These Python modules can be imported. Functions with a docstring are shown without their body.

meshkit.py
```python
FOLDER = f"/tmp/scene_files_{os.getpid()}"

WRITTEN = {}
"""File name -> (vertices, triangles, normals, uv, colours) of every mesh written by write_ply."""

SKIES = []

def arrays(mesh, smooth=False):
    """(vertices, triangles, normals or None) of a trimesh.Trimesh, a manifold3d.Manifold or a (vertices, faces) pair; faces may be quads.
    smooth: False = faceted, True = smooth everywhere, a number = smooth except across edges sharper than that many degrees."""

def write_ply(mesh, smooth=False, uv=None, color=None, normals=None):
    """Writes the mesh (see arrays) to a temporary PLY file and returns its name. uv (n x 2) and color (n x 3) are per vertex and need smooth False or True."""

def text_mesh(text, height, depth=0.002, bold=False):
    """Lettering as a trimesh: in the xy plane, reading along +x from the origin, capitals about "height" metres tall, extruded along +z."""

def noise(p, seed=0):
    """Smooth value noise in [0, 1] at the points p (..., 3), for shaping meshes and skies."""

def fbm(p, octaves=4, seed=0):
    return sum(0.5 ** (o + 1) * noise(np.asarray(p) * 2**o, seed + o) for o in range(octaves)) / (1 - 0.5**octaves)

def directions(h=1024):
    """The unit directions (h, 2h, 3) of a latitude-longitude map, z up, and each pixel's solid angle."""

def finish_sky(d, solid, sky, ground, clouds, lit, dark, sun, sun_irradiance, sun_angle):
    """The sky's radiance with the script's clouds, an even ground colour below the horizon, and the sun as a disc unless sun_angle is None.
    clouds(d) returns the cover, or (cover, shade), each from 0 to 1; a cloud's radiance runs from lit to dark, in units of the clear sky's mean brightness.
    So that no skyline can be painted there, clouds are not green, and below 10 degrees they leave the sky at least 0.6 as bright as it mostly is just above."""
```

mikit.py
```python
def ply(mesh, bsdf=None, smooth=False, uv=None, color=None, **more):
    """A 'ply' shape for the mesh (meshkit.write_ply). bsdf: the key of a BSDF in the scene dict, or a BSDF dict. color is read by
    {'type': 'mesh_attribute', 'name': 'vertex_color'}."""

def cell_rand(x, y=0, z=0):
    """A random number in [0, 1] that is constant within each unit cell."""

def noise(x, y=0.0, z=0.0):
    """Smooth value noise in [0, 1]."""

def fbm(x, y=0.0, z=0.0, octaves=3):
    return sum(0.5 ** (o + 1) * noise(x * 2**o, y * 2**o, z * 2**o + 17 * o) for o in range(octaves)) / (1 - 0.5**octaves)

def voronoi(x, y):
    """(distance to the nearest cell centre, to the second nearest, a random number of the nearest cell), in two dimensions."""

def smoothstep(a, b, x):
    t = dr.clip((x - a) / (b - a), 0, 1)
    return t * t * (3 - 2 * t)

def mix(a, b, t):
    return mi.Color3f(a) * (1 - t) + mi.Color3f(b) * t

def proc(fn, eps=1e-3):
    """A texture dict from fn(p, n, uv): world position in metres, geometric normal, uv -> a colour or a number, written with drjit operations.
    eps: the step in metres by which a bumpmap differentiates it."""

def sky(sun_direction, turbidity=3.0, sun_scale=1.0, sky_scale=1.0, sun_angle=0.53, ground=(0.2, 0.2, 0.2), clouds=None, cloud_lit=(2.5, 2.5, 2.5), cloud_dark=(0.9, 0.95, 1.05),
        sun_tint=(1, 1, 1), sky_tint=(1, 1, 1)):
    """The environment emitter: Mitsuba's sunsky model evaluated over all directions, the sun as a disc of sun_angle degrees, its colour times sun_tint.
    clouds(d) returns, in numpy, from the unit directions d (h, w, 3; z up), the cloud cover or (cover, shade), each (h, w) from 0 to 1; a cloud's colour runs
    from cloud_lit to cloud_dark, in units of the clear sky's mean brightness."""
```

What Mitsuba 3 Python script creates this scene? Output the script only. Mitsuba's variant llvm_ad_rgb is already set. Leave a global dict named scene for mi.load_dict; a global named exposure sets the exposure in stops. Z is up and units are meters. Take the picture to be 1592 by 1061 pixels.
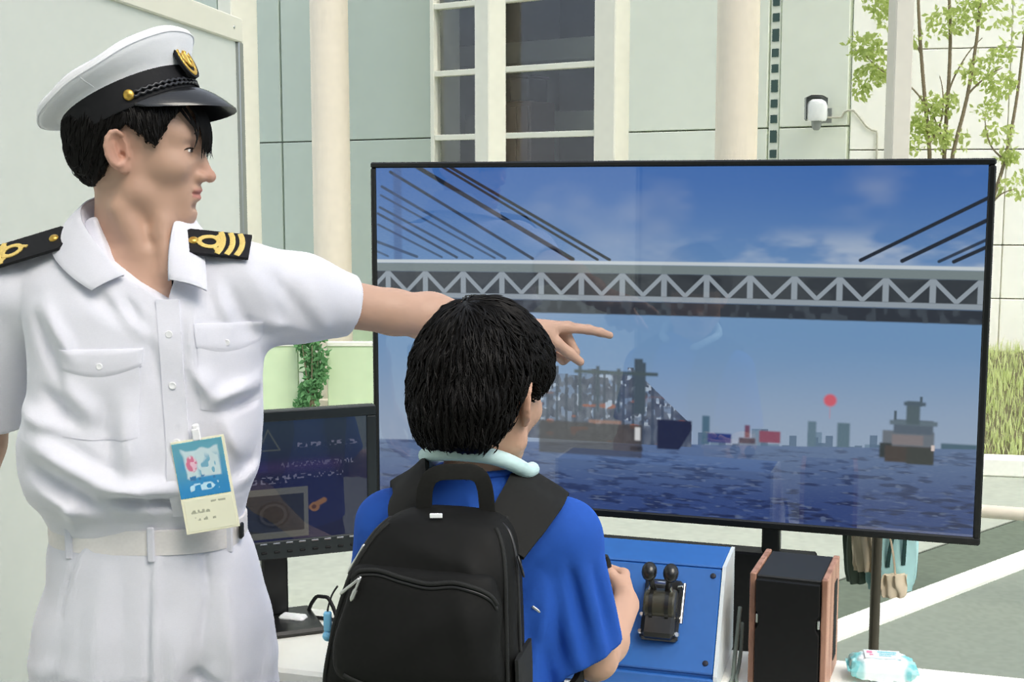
import math
import numpy as np
import trimesh
import manifold3d as m3
import shapely.geometry as sg
import mitsuba as mi
import drjit as dr
import mikit
import meshkit
from scipy.interpolate import PchipInterpolator

T = mi.ScalarTransform4f
scene, labels = {}, {}

# ---------------------------------------------------------------- camera, sky, exposure
exposure = 2.7
CAM = np.array([0.0, 0.0, 1.5])
scene['camera'] = {'type': 'perspective', 'fov': 43.40, 'fov_axis': 'x', 'near_clip': 0.05, 'far_clip': 300.0,
                   'to_world': T().look_at([0, 0, 1.5], [0, 1, 1.5 - 0.118], [0, 0, 1])}


def overcast(d):
    """high thin overcast with soft lumps, a little thinner in places"""
    q = d / np.maximum(d[..., 2:3] + 0.25, 0.05)
    n = meshkit.fbm(np.stack([q[..., 0] * 1.3, q[..., 1] * 1.3, q[..., 2] * 0], -1), 4, 3)
    return np.clip(0.75 + 0.5 * (n - 0.35), 0, 1), np.clip((n - 0.45) * 1.6, 0, 1)


scene['sky'] = mikit.sky([0.38, -0.52, 0.76], turbidity=4.0, sun_scale=0.32, sky_scale=1.0, sun_angle=32.0, ground=(0.32, 0.33, 0.29),
                         clouds=overcast, cloud_lit=(1.42, 1.5, 1.6), cloud_dark=(1.0, 1.07, 1.16), sun_tint=(0.86, 0.96, 1.12), sky_tint=(0.95, 1.0, 1.06))


# ---------------------------------------------------------------- helpers: entries and materials
def put(key, mesh, bsdf, smooth=30, label=None, cat=None, group=None, kind=None, color=None, uv=None, **more):
    """one entry of the scene; a key already taken gets the next three-digit number"""
    base, k = key, 0
    while key in scene:
        k += 1
        key = f'{base}_{k:03d}'
    scene[key] = mikit.ply(mesh, bsdf, smooth=smooth, color=color, uv=uv, **more)
    d = {}
    if label: d['label'] = label
    if cat: d['category'] = cat
    if group: d['group'] = group
    if kind: d['kind'] = kind
    if d: labels[key] = d
    return key


def name(key, label, cat=None, group=None, kind=None):
    labels[key] = {'label': label}
    if cat: labels[key]['category'] = cat
    if group: labels[key]['group'] = group
    if kind: labels[key]['kind'] = kind


def lin(c):
    """sRGB 0-255 -> linear"""
    c = np.asarray(c, float) / 255.0
    return [float(x) for x in np.where(c <= 0.04045, c / 12.92, ((c + 0.055) / 1.055) ** 2.4)]


def rgb(c):
    return {'type': 'rgb', 'value': lin(c)}


def mat(key, color, rough=0.5, spec=0.5, metallic=0.0, **more):
    col = color if isinstance(color, dict) else rgb(color)
    scene[key] = {'type': 'twosided', 'bsdf': {'type': 'principled', 'base_color': col, 'roughness': rough, 'specular': spec, 'metallic': metallic, **more}}
    return key


def grain(c, amount=0.06, scale=40.0, blotch=0.05, bscale=3.0):
    """a colour with fine grain and broad uneven patches"""
    c = lin(c)

    def fn(p, n, uv):
        k = 1 + amount * 2 * (mikit.noise(p.x * scale, p.y * scale, p.z * scale) - 0.5) + blotch * 2 * (mikit.fbm(p.x * bscale, p.y * bscale, p.z * bscale) - 0.5)
        return mi.Color3f(c) * k
    return mikit.proc(fn)


# ---------------------------------------------------------------- helpers: meshes
def cat(*ms):
    return trimesh.util.concatenate([m for m in ms if m is not None])


def man(m):
    """manifold -> trimesh"""
    mm = m.to_mesh()
    return trimesh.Trimesh(mm.vert_properties[:, :3], mm.tri_verts, process=False)


def rbox(size, r=0.004, seg=1):
    """box centred on the origin with chamfered or rounded edges"""
    sx, sy, sz = [max(s / 2 - r, 1e-5) for s in size]
    if r <= 0:
        return trimesh.creation.box(size)
    pts = []
    if seg <= 1:
        for a in (-1, 1):
            for b in (-1, 1):
                for c in (-1, 1):
                    pts += [(a * (sx + r), b * sy, c * sz), (a * sx, b * (sy + r), c * sz), (a * sx, b * sy, c * (sz + r))]
    else:
        s = trimesh.creation.icosphere(subdivisions=seg).vertices * r
        for a in (-1, 1):
            for b in (-1, 1):
                for c in (-1, 1):
                    pts += [tuple(q) for q in s + np.array([a * sx, b * sy, c * sz])]
    return trimesh.convex.convex_hull(np.array(pts))


def frame(o, x, y=None, z=None):
    """4x4 from an origin and axes (x and z, or x and y)"""
    x = np.asarray(x, float); x = x / np.linalg.norm(x)
    if z is not None:
        z = np.asarray(z, float); y = np.cross(z, x); y /= np.linalg.norm(y); z = np.cross(x, y)
    else:
        y = np.asarray(y, float); z = np.cross(x, y); z /= np.linalg.norm(z); y = np.cross(z, x)
    M = np.eye(4); M[:3, 0], M[:3, 1], M[:3, 2], M[:3, 3] = x, y, z, o
    return M


def xf(mesh, M):
    m = mesh.copy(); m.apply_transform(M); return m


def box_at(c, size, M=None, r=0.004, seg=1):
    m = rbox(size, r, seg); m.apply_translation(c)
    return xf(m, M) if M is not None else m


def tube(pts, rad, sides=10, caps=True):
    p = np.asarray(pts, float); n = len(p)
    rad = np.broadcast_to(np.asarray(rad, float), (n,))
    t = np.gradient(p, axis=0); t /= np.linalg.norm(t, axis=1, keepdims=True) + 1e-12
    a = np.zeros_like(p); ref = np.array([0, 0, 1.0]) if abs(t[0, 2]) < 0.9 else np.array([1.0, 0, 0])
    for i in range(n):
        ref = ref - t[i] * (ref @ t[i]); ref /= np.linalg.norm(ref) + 1e-12; a[i] = ref
    b = np.cross(t, a); ang = np.arange(sides) * 2 * np.pi / sides
    v = p[:, None] + rad[:, None, None] * (np.cos(ang)[None, :, None] * a[:, None] + np.sin(ang)[None, :, None] * b[:, None])
    i, j = np.meshgrid(np.arange(n - 1), np.arange(sides), indexing='ij')
    q = np.stack([i * sides + j, i * sides + (j + 1) % sides, (i + 1) * sides + (j + 1) % sides, (i + 1) * sides + j], -1).reshape(-1, 4)
    v = v.reshape(-1, 3); f = np.vstack([q[:, [0, 1, 2]], q[:, [0, 2, 3]]])
    if caps:
        k = len(v); v = np.vstack([v, p[:1], p[-1:]]); jj = np.arange(sides)
        f = np.vstack([f, np.stack([jj * 0 + k, (jj + 1) % sides, jj], 1), np.stack([jj * 0 + k + 1, (n - 1) * sides + jj, (n - 1) * sides + (jj + 1) % sides], 1)])
    return trimesh.Trimesh(v, f, process=False)


def curve(pts, n=24):
    p = np.asarray(pts, float); s = np.r_[0, np.cumsum(np.linalg.norm(np.diff(p, axis=0), axis=1))]
    t = np.linspace(0, s[-1], n)
    return np.stack([PchipInterpolator(s, p[:, k])(t) for k in range(p.shape[1])], 1)


def ribbon(pts, normals, width, thick):
    """a flat strap with rectangular section along pts; normals = outward side"""
    p = np.asarray(pts, float); n = len(p)
    nn = np.asarray(normals, float); nn = np.broadcast_to(nn, p.shape)
    t = np.gradient(p, axis=0); t /= np.linalg.norm(t, axis=1, keepdims=True)
    nn = nn - t * (nn * t).sum(1, keepdims=True); nn = nn / np.linalg.norm(nn, axis=1, keepdims=True)
    s = np.cross(t, nn); w = np.broadcast_to(np.asarray(width, float), (n,))[:, None] / 2; h = thick / 2; e = 0.7
    ring = [(-1, -e), (-e * 0.97, -1), (e * 0.97, -1), (1, -e), (1, e), (e * 0.97, 1), (-e * 0.97, 1), (-1, e)]
    v = np.stack([p + s * w * a + nn * h * b for a, b in ring], 1).reshape(-1, 3); k = len(ring)
    i, j = np.meshgrid(np.arange(n - 1), np.arange(k), indexing='ij')
    q = np.stack([i * k + j, i * k + (j + 1) % k, (i + 1) * k + (j + 1) % k, (i + 1) * k + j], -1).reshape(-1, 4)
    f = np.vstack([q[:, [0, 1, 2]], q[:, [0, 2, 3]]])
    jj = np.arange(1, k - 1)
    f = np.vstack([f, np.stack([jj * 0, jj + 1, jj], 1), np.stack([jj * 0, jj, jj + 1], 1) + (n - 1) * k])
    return trimesh.Trimesh(v, f, process=False)


def lathe(profile, sections=32):
    return trimesh.creation.revolve(np.asarray(profile, float), sections=sections)


def prism(poly, h):
    """extrude a shapely polygon or point list from z=0 to h"""
    if not hasattr(poly, 'area'):
        poly = sg.Polygon(poly)
    return trimesh.creation.extrude_polygon(poly, h, engine='earcut')


def rings(loops, close=(True, True)):
    """loft closed loops (each (k,3)); fan caps where asked"""
    L = np.asarray(loops, float); n, k = L.shape[:2]
    v = L.reshape(-1, 3)
    i, j = np.meshgrid(np.arange(n - 1), np.arange(k), indexing='ij')
    q = np.stack([i * k + j, i * k + (j + 1) % k, (i + 1) * k + (j + 1) % k, (i + 1) * k + j], -1).reshape(-1, 4)
    f = np.vstack([q[:, [0, 1, 2]], q[:, [0, 2, 3]]]); jj = np.arange(k)
    if close[0]:
        v = np.vstack([v, L[0].mean(0)]); f = np.vstack([f, np.stack([jj * 0 + len(v) - 1, (jj + 1) % k, jj], 1)])
    if close[1]:
        v = np.vstack([v, L[-1].mean(0)]); f = np.vstack([f, np.stack([jj * 0 + len(v) - 1, (n - 1) * k + jj, (n - 1) * k + (jj + 1) % k], 1)])
    return trimesh.Trimesh(v, f, process=False)


# ---------------------------------------------------------------- helpers: sculpting with distance fields
def smin(a, b, k):
    h = np.maximum(k - np.abs(a - b), 0) / k
    return np.minimum(a, b) - h * h * k * 0.25


def smax(a, b, k):
    return -smin(-a, -b, k)


def gate(P, c, r, fn):
    """fn near a sphere only; the distance to the sphere elsewhere"""
    q = P - np.asarray(c, np.float32)
    d = np.sqrt(np.einsum('ij,ij->i', q, q)) - np.float32(r)
    out = np.maximum(d, 0.03).astype(np.float32); m = d < 0.035
    if m.any():
        out[m] = fn(P[m])
    return out


def rc(P, a, b, ra, rb=None):
    """tapered capsule"""
    rb = ra if rb is None else rb
    a = np.asarray(a, np.float32); d = np.asarray(b, np.float32) - a
    q = P - a; t = np.clip((q @ d) * np.float32(1 / (d @ d + 1e-12)), 0, 1)
    q = q - t[:, None] * d
    return np.sqrt(np.einsum('ij,ij->i', q, q)) - (np.float32(ra) + t * np.float32(rb - ra))


def chain(P, pts, rad, k=0.01):
    f = rc(P, pts[0], pts[1], rad[0], rad[1])
    for i in range(1, len(pts) - 1):
        f = smin(f, rc(P, pts[i], pts[i + 1], rad[i], rad[i + 1]), k)
    return f


def ell(P, c, r, R=None):
    q = P - np.asarray(c, np.float32)
    if R is not None:
        q = q @ np.asarray(R, np.float32)
    r = np.asarray(r, np.float32)
    a = q / r; b = a / r; k0 = np.sqrt(np.einsum('ij,ij->i', a, a)); k1 = np.sqrt(np.einsum('ij,ij->i', b, b))
    return k0 * (k0 - 1) / np.maximum(k1, 1e-6)


def stack(P, table, yaw=0.0, p=2.3, axis=(0.0, 0.0)):
    """a body of superelliptic sections; table rows (z, cx, cy, a, b)"""
    tb = np.asarray(table, float); tb = tb[np.argsort(tb[:, 0])]
    zz = np.linspace(tb[0, 0], tb[-1, 0], 160)
    cols = [PchipInterpolator(tb[:, 0], tb[:, k])(zz) for k in range(1, 5)]
    z = P[:, 2]; cx, cy, a, b = [np.interp(z, zz, c) for c in cols]
    x, y = P[:, 0] - cx, P[:, 1] - cy
    c, s = math.cos(yaw), math.sin(yaw)
    x, y = c * x + s * y, -s * x + c * y
    g = (np.abs(x / a) ** p + np.abs(y / b) ** p + 1e-9) ** (1 / p)
    f = (g - 1) * np.minimum(a, b)
    return smax(f, np.maximum(tb[0, 0] - z, z - tb[-1, 0]), 0.012)


def fold(P, a, b, w, amp, k=1.0):
    """a soft ridge (amp > 0) or crease (amp < 0) along the segment a-b, fading at its ends"""
    a = np.asarray(a, np.float32); d = np.asarray(b, np.float32) - a
    t = np.clip(((P - a) @ d) / (d @ d + 1e-12), 0, 1)
    r = np.linalg.norm(P - a - t[:, None] * d, axis=1) / w
    return amp * np.exp(-r * r) * np.sin(np.pi * (0.12 + 0.76 * t)) ** k


def nets(f, lo, hi, h, margin=0.02, smooth=0, project=1):
    """mesh of f = 0 by sparse surface nets"""
    lo, hi = np.asarray(lo, float), np.asarray(hi, float); B = 8
    nb = np.ceil((hi - lo) / (h * B)).astype(int) + 1; n = nb * B
    c = np.stack(np.meshgrid(*[np.arange(k) for k in nb], indexing='ij'), -1).reshape(-1, 3)
    fc = f((lo + (c * B + (B - 1) / 2) * h).astype(np.float32))
    V = np.empty(tuple(n), np.float32)
    V.reshape(nb[0], B, nb[1], B, nb[2], B)[:] = np.where(fc > 0, 1.0, -1.0).reshape(nb[0], 1, nb[1], 1, nb[2], 1)
    keep = c[np.abs(fc) < B * h * 0.95 + margin]
    off = np.stack(np.meshgrid(*[np.arange(B)] * 3, indexing='ij'), -1).reshape(-1, 3)
    for s in range(0, len(keep), 600):
        idx = (keep[s:s + 600, None] * B + off[None]).reshape(-1, 3)
        V[idx[:, 0], idx[:, 1], idx[:, 2]] = f((lo + idx * h).astype(np.float32))
    neg = V < 0
    s8 = [neg[a:n[0] - 1 + a, b:n[1] - 1 + b, d:n[2] - 1 + d] for a in (0, 1) for b in (0, 1) for d in (0, 1)]
    cnt = sum(x.astype(np.int8) for x in s8)
    act = np.argwhere((cnt > 0) & (cnt < 8))
    ids = np.full(tuple(n), -1, np.int32); ids[act[:, 0], act[:, 1], act[:, 2]] = np.arange(len(act))
    acc, num = np.zeros((len(act), 3)), np.zeros(len(act))
    corners = [(a, b, d) for a in (0, 1) for b in (0, 1) for d in (0, 1)]
    val = {q: V[act[:, 0] + q[0], act[:, 1] + q[1], act[:, 2] + q[2]] for q in corners}
    for q in corners:
        for ax in range(3):
            if q[ax] == 0:
                r = list(q); r[ax] = 1; r = tuple(r); va, vb = val[q], val[r]
                on = (va < 0) != (vb < 0); t = np.where(on, va / np.where(on, va - vb, 1), 0)
                pt = np.tile(np.array(q, float), (len(act), 1)); pt[:, ax] += t
                acc += pt * on[:, None]; num += on
    v = lo + (act + acc / num[:, None]) * h
    faces = []
    for ax in range(3):
        u, w = (ax + 1) % 3, (ax + 2) % 3
        sl0 = [slice(None)] * 3; sl1 = [slice(None)] * 3; sl0[ax] = slice(0, -1); sl1[ax] = slice(1, None)
        ch = np.argwhere(neg[tuple(sl0)] != neg[tuple(sl1)])
        ch = ch[(ch[:, u] > 0) & (ch[:, w] > 0)]
        if not len(ch): continue
        def at(du, dw):
            e = ch.copy(); e[:, u] -= du; e[:, w] -= dw
            return ids[e[:, 0], e[:, 1], e[:, 2]]
        q = np.stack([at(1, 1), at(0, 1), at(0, 0), at(1, 0)], 1)
        q = q[(q >= 0).all(1)] if (q < 0).any() else q
        ch = ch if len(ch) == len(q) else ch[:len(q)]
        flip = ~neg[ch[:, 0], ch[:, 1], ch[:, 2]]
        q[flip] = q[flip][:, ::-1]
        faces.append(q)
    q = np.vstack(faces); F = np.vstack([q[:, [0, 1, 2]], q[:, [0, 2, 3]]])
    for _ in range(project):
        p32 = v.astype(np.float32); e = np.float32(h * 0.35); f0 = f(p32)
        g = np.stack([f(p32 + np.eye(3, dtype=np.float32)[k] * e) - f0 for k in range(3)], 1) / e
        v = v - np.clip(f0 / np.maximum((g * g).sum(1), 0.05), -h, h)[:, None] * g * 0.9
    m = trimesh.Trimesh(v, F, process=False)
    if smooth:
        trimesh.smoothing.filter_taubin(m, iterations=smooth)
    return m


def biggest(m):
    parts = m.split(only_watertight=False)
    return max(parts, key=lambda q: len(q.faces)) if len(parts) > 1 else m


def text_on(txt, height, M, depth=0.0008, bold=False):
    m = meshkit.text_mesh(txt, height, depth, bold); m.apply_transform(M); return m


# ================================================================ MATERIALS
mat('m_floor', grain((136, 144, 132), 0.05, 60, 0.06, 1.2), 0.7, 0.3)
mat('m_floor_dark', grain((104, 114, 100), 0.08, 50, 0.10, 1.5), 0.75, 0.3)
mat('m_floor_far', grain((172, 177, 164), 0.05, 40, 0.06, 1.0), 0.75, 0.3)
mat('m_white_paint', grain((246, 246, 236), 0.03, 70, 0.03, 4), 0.6, 0.4)
mat('m_joint', (70, 76, 68), 0.9, 0.2)
mat('m_partition', grain((202, 206, 198), 0.01, 30, 0.015, 2), 0.5, 0.4)
mat('m_rail_cream', (214, 212, 196), 0.45, 0.5)
mat('m_chrome', (170, 172, 170), 0.22, 0.5, 1.0)
mat('m_column', grain((230, 219, 200), 0.02, 25, 0.03, 1.5), 0.55, 0.4)
mat('m_column_pale', grain((232, 230, 214), 0.02, 25, 0.03, 1.5), 0.55, 0.4)
mat('m_post', grain((214, 209, 196), 0.02, 25, 0.03, 1.5), 0.55, 0.4)
mat('m_panel_green', grain((186, 197, 186), 0.012, 10, 0.04, 0.8), 0.28, 0.6)
mat('m_panel_pale', grain((240, 244, 232), 0.012, 14, 0.03, 0.8), 0.5, 0.4)
mat('m_panel_white', grain((253, 252, 244), 0.01, 14, 0.02, 1.0), 0.6, 0.3)
mat('m_panel_lime', grain((206, 224, 186), 0.02, 14, 0.05, 1.0), 0.5, 0.4)
mat('m_facade_core', (146, 152, 142), 0.8, 0.3)
mat('m_slot', (70, 92, 90), 0.7, 0.3)
mat('m_mullion', (236, 236, 222), 0.4, 0.5)
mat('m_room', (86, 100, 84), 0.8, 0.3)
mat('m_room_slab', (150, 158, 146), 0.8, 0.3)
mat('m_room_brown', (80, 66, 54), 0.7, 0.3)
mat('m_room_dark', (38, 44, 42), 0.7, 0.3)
scene['m_pane'] = {'type': 'thindielectric', 'int_ior': 1.5}
mat('m_conduit', (196, 194, 178), 0.5, 0.4)
mat('m_lamp_white', (240, 242, 242), 0.35, 0.5)
mat('m_lamp_grey', (150, 154, 152), 0.4, 0.5)
mat('m_bark', grain((134, 122, 100), 0.2, 90, 0.1, 8), 0.85, 0.2)
mat('m_soil', grain((120, 116, 92), 0.25, 50, 0.2, 5), 0.95, 0.1)


def leafmat(key, c, trans):
    scene[key] = {'type': 'principledthin', 'base_color': rgb(c), 'roughness': 0.55, 'diff_trans': trans, 'eta': 1.4}


leafmat('m_leaf', (196, 210, 134), 0.9)
leafmat('m_leaf_dark', (120, 146, 78), 0.8)
leafmat('m_grass', (224, 234, 176), 0.7)
leafmat('m_shrub', (112, 160, 110), 0.7)

mat('m_black_plastic', (14, 16, 16), 0.35, 0.5)
mat('m_black_matte', (12, 12, 13), 0.6, 0.4)
mat('m_dark_bezel', (40, 46, 46), 0.4, 0.5)
mat('m_table_top', grain((240, 240, 230), 0.01, 60, 0.02, 4), 0.4, 0.5)
mat('m_table_leg', (150, 152, 152), 0.35, 0.5, 0.6)
mat('m_console_blue', grain((44, 100, 172), 0.02, 90, 0.03, 5), 0.42, 0.5)
mat('m_console_side', grain((206, 214, 216), 0.02, 60, 0.03, 6), 0.35, 0.5)
mat('m_screw', (20, 24, 40), 0.4, 0.5)
mat('m_throttle', (26, 26, 24), 0.28, 0.6)
mat('m_throttle_drum', (70, 68, 56), 0.3, 0.6, 0.3)
mat('m_steel', (200, 202, 200), 0.2, 0.5, 1.0)
mat('m_speaker_black', grain((13, 14, 14), 0.1, 900, 0.05, 10), 0.7, 0.3)
mat('m_speaker_top', (38, 39, 38), 0.45, 0.4)


def woodfn(c0, c1):
    c0, c1 = lin(c0), lin(c1)

    def fn(p, n, uv):
        g = mikit.fbm(p.x * 60, p.y * 60, p.z * 5)
        return mikit.mix(c0, c1, mikit.smoothstep(0.3, 0.7, g))
    return mikit.proc(fn)


mat('m_wood', woodfn((150, 108, 88), (186, 142, 120)), 0.4, 0.5)
mat('m_stand_pole', (92, 86, 74), 0.4, 0.5, 0.3)
mat('m_tote', grain((172, 214, 214), 0.03, 60, 0.1, 12), 0.5, 0.4)
mat('m_tote_strap', (40, 70, 68), 0.7, 0.3)
mat('m_tote_beige', grain((216, 200, 174), 0.06, 60, 0.1, 20), 0.7, 0.3)
mat('m_tote_green', (104, 116, 104), 0.7, 0.3)
mat('m_cable', (16, 17, 18), 0.5, 0.4)
mat('m_cable_grey', (120, 132, 124), 0.5, 0.4)
mat('m_back_wall', grain((128, 132, 130), 0.03, 20, 0.05, 1.0), 0.8, 0.3)

# ================================================================ SETTING
LBL = dict
# ---- ground
K0, K1 = np.array([1.131, 4.255]), np.array([2.080, 5.085])          # middle line of the white kerb
kd = (K1 - K0) / np.linalg.norm(K1 - K0); kn = np.array([-kd[1], kd[0]])


def slab(poly, z0, z1):
    m = prism(poly, z1 - z0); m.apply_translation([0, 0, z0]); return m


def along(a, b):
    """points on a line parallel to the kerb, b metres across it"""
    return K0 + kd * a + kn * b


far = 30.0
put('floor', slab([along(-30, -0.055), along(30, -0.055), along(30, -40), along(-30, -40)], -0.2, 0.0), 'm_floor', False,
    'smooth pale grey-green floor on this side of the white kerb', kind='structure')
put('trim_1', slab([along(-30, -0.055), along(30, -0.055), along(30, 0.06), along(-30, 0.06)], -0.2, 0.012), 'm_white_paint', False,
    'white painted kerb line running diagonally across the floor', kind='structure')
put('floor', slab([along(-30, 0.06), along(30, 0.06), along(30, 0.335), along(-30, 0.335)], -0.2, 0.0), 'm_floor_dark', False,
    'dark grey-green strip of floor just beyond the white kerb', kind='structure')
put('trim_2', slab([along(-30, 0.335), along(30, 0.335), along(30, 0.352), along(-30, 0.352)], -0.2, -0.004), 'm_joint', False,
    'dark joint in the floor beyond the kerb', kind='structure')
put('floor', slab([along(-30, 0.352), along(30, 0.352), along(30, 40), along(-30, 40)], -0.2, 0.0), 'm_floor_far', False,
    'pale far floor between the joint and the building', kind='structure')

# ---- facade A, turned 35 degrees: local s along it, t out of it towards the camera, z up
FA0 = np.array([-1.76, 10.5, 0.0]); fu = np.array([0.8183, -0.5747, 0.0]); fn_ = np.array([-0.5747, -0.8183, 0.0])
MA = np.eye(4); MA[:3, 0], MA[:3, 1], MA[:3, 2], MA[:3, 3] = fu, -fn_, [0, 0, 1], FA0      # local y runs INTO the building


def fbox(s0, s1, y0, y1, z0, z1, r=0.0):
    return box_at([(s0 + s1) / 2, (y0 + y1) / 2, (z0 + z1) / 2], [s1 - s0, y1 - y0, z1 - z0], MA, r)


ZS = 1.88
core = cat(fbox(-3.4, 1.42, 0.05, 0.35, 0, 5.2), fbox(2.86, 4.62, 0.05, 0.35, 0, 5.2), fbox(1.42, 2.86, 0.05, 0.35, 0, 0.30), fbox(1.42, 2.86, 0.05, 0.35, 3.35, 5.2))
put('wall_back', core, 'm_facade_core', False, 'facade of grey-green and pale panels behind the television', kind='structure')
GAP = 0.005


def panel(s0, s1, z0, z1, m, lab=None, y0=0.0):
    put('wall_back__panel', fbox(s0 + GAP, s1 - GAP, y0, 0.055, z0 + GAP, z1 - GAP, 0.004), m, False, lab)


for (s0, s1) in ((-3.3, -2.4), (-2.4, -1.6), (-1.6, -0.86), (-0.86, -0.14), (-0.13, 0.45), (0.45, 1.42)):
    panel(s0, s1, ZS, 3.35, 'm_panel_green'); panel(s0, s1, 3.35, 5.2, 'm_panel_green')
    panel(s0, s1, 0.62, ZS, 'm_panel_green')
    panel(s0, s1, 0.0, 0.55, 'm_panel_lime')
    put('wall_back__rail', fbox(s0, s1, -0.03, 0.05, 0.55, 0.62, 0.004), 'm_mullion', False)
for (s0, s1, m) in ((2.86, 4.10, 'm_panel_pale'), (4.175, 4.62, 'm_panel_pale')):
    panel(s0, s1, 0.3, ZS, m); panel(s0, s1, ZS, 3.35, m); panel(s0, s1, 3.35, 5.2, m); panel(s0, s1, 0, 0.3, m)
panel(1.42, 2.86, 3.35, 5.2, 'm_panel_green'); panel(1.42, 2.86, 0, 0.3, 'm_panel_green')
# vertical strip with a row of dark slots
put('wall_back__slot_strip', fbox(4.10 + GAP, 4.175 - GAP, 0.012, 0.055, 0.0, 5.2), 'm_panel_pale', False)
z, k = 1.60, 0
slots_z = []
while z < 3.3:
    ln = 0.075 if k % 3 == 2 else 0.05
    slots_z.append((z, ln)); z += ln + 0.045; k += 1
for z, ln in slots_z:
    put('wall_back__slot', fbox(4.118, 4.160, 0.004, 0.03, z, z + ln), 'm_slot', False)

# ---- the tall window in facade A, with a room behind it
wf = []
for s in (1.42, 2.84):
    wf.append(fbox(s, s + 0.035, -0.015, 0.07, 0.30, 3.35, 0.003))
wf += [fbox(1.42, 2.875, -0.015, 0.07, 0.30, 0.345, 0.003), fbox(1.42, 2.875, -0.015, 0.07, 3.31, 3.35, 0.003)]
put('window_1', cat(*wf), 'm_mullion', False, 'tall window with pale frame and cross bars in the facade above the television', kind='structure')
for zc in (0.93, 1.405, ZS, 2.345, 2.83):
    put('window_1__cross_bar', fbox(1.455, 2.84, -0.01, 0.06, zc - 0.02, zc + 0.02, 0.003), 'm_mullion', False)
put('window_1__upright', fbox(1.985, 2.02, -0.01, 0.06, 0.345, 3.31, 0.003), 'm_mullion', False)
zs = [0.345, 0.91, 0.95, 1.385, 1.425, ZS - 0.02, ZS + 0.02, 2.325, 2.365, 2.81, 2.85, 3.31]
for s0, s1 in ((1.455, 1.985), (2.02, 2.84)):
    for q in range(0, 12, 2):
        z0, z1 = zs[q], zs[q + 1]
        v = np.array([[s0, 0.03, z0], [s1, 0.03, z0], [s1, 0.03, z1], [s0, 0.03, z1]]) @ MA[:3, :3].T + MA[:3, 3]
        put('window_1__pane', (v, np.array([[0, 1, 2], [0, 2, 3]])), 'm_pane', False)
put('wall_room_back', fbox(0.6, 3.6, 3.0, 3.1, 0, 3.6), 'm_room', False, 'dim back wall of the room seen through the tall window', kind='structure')
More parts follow.
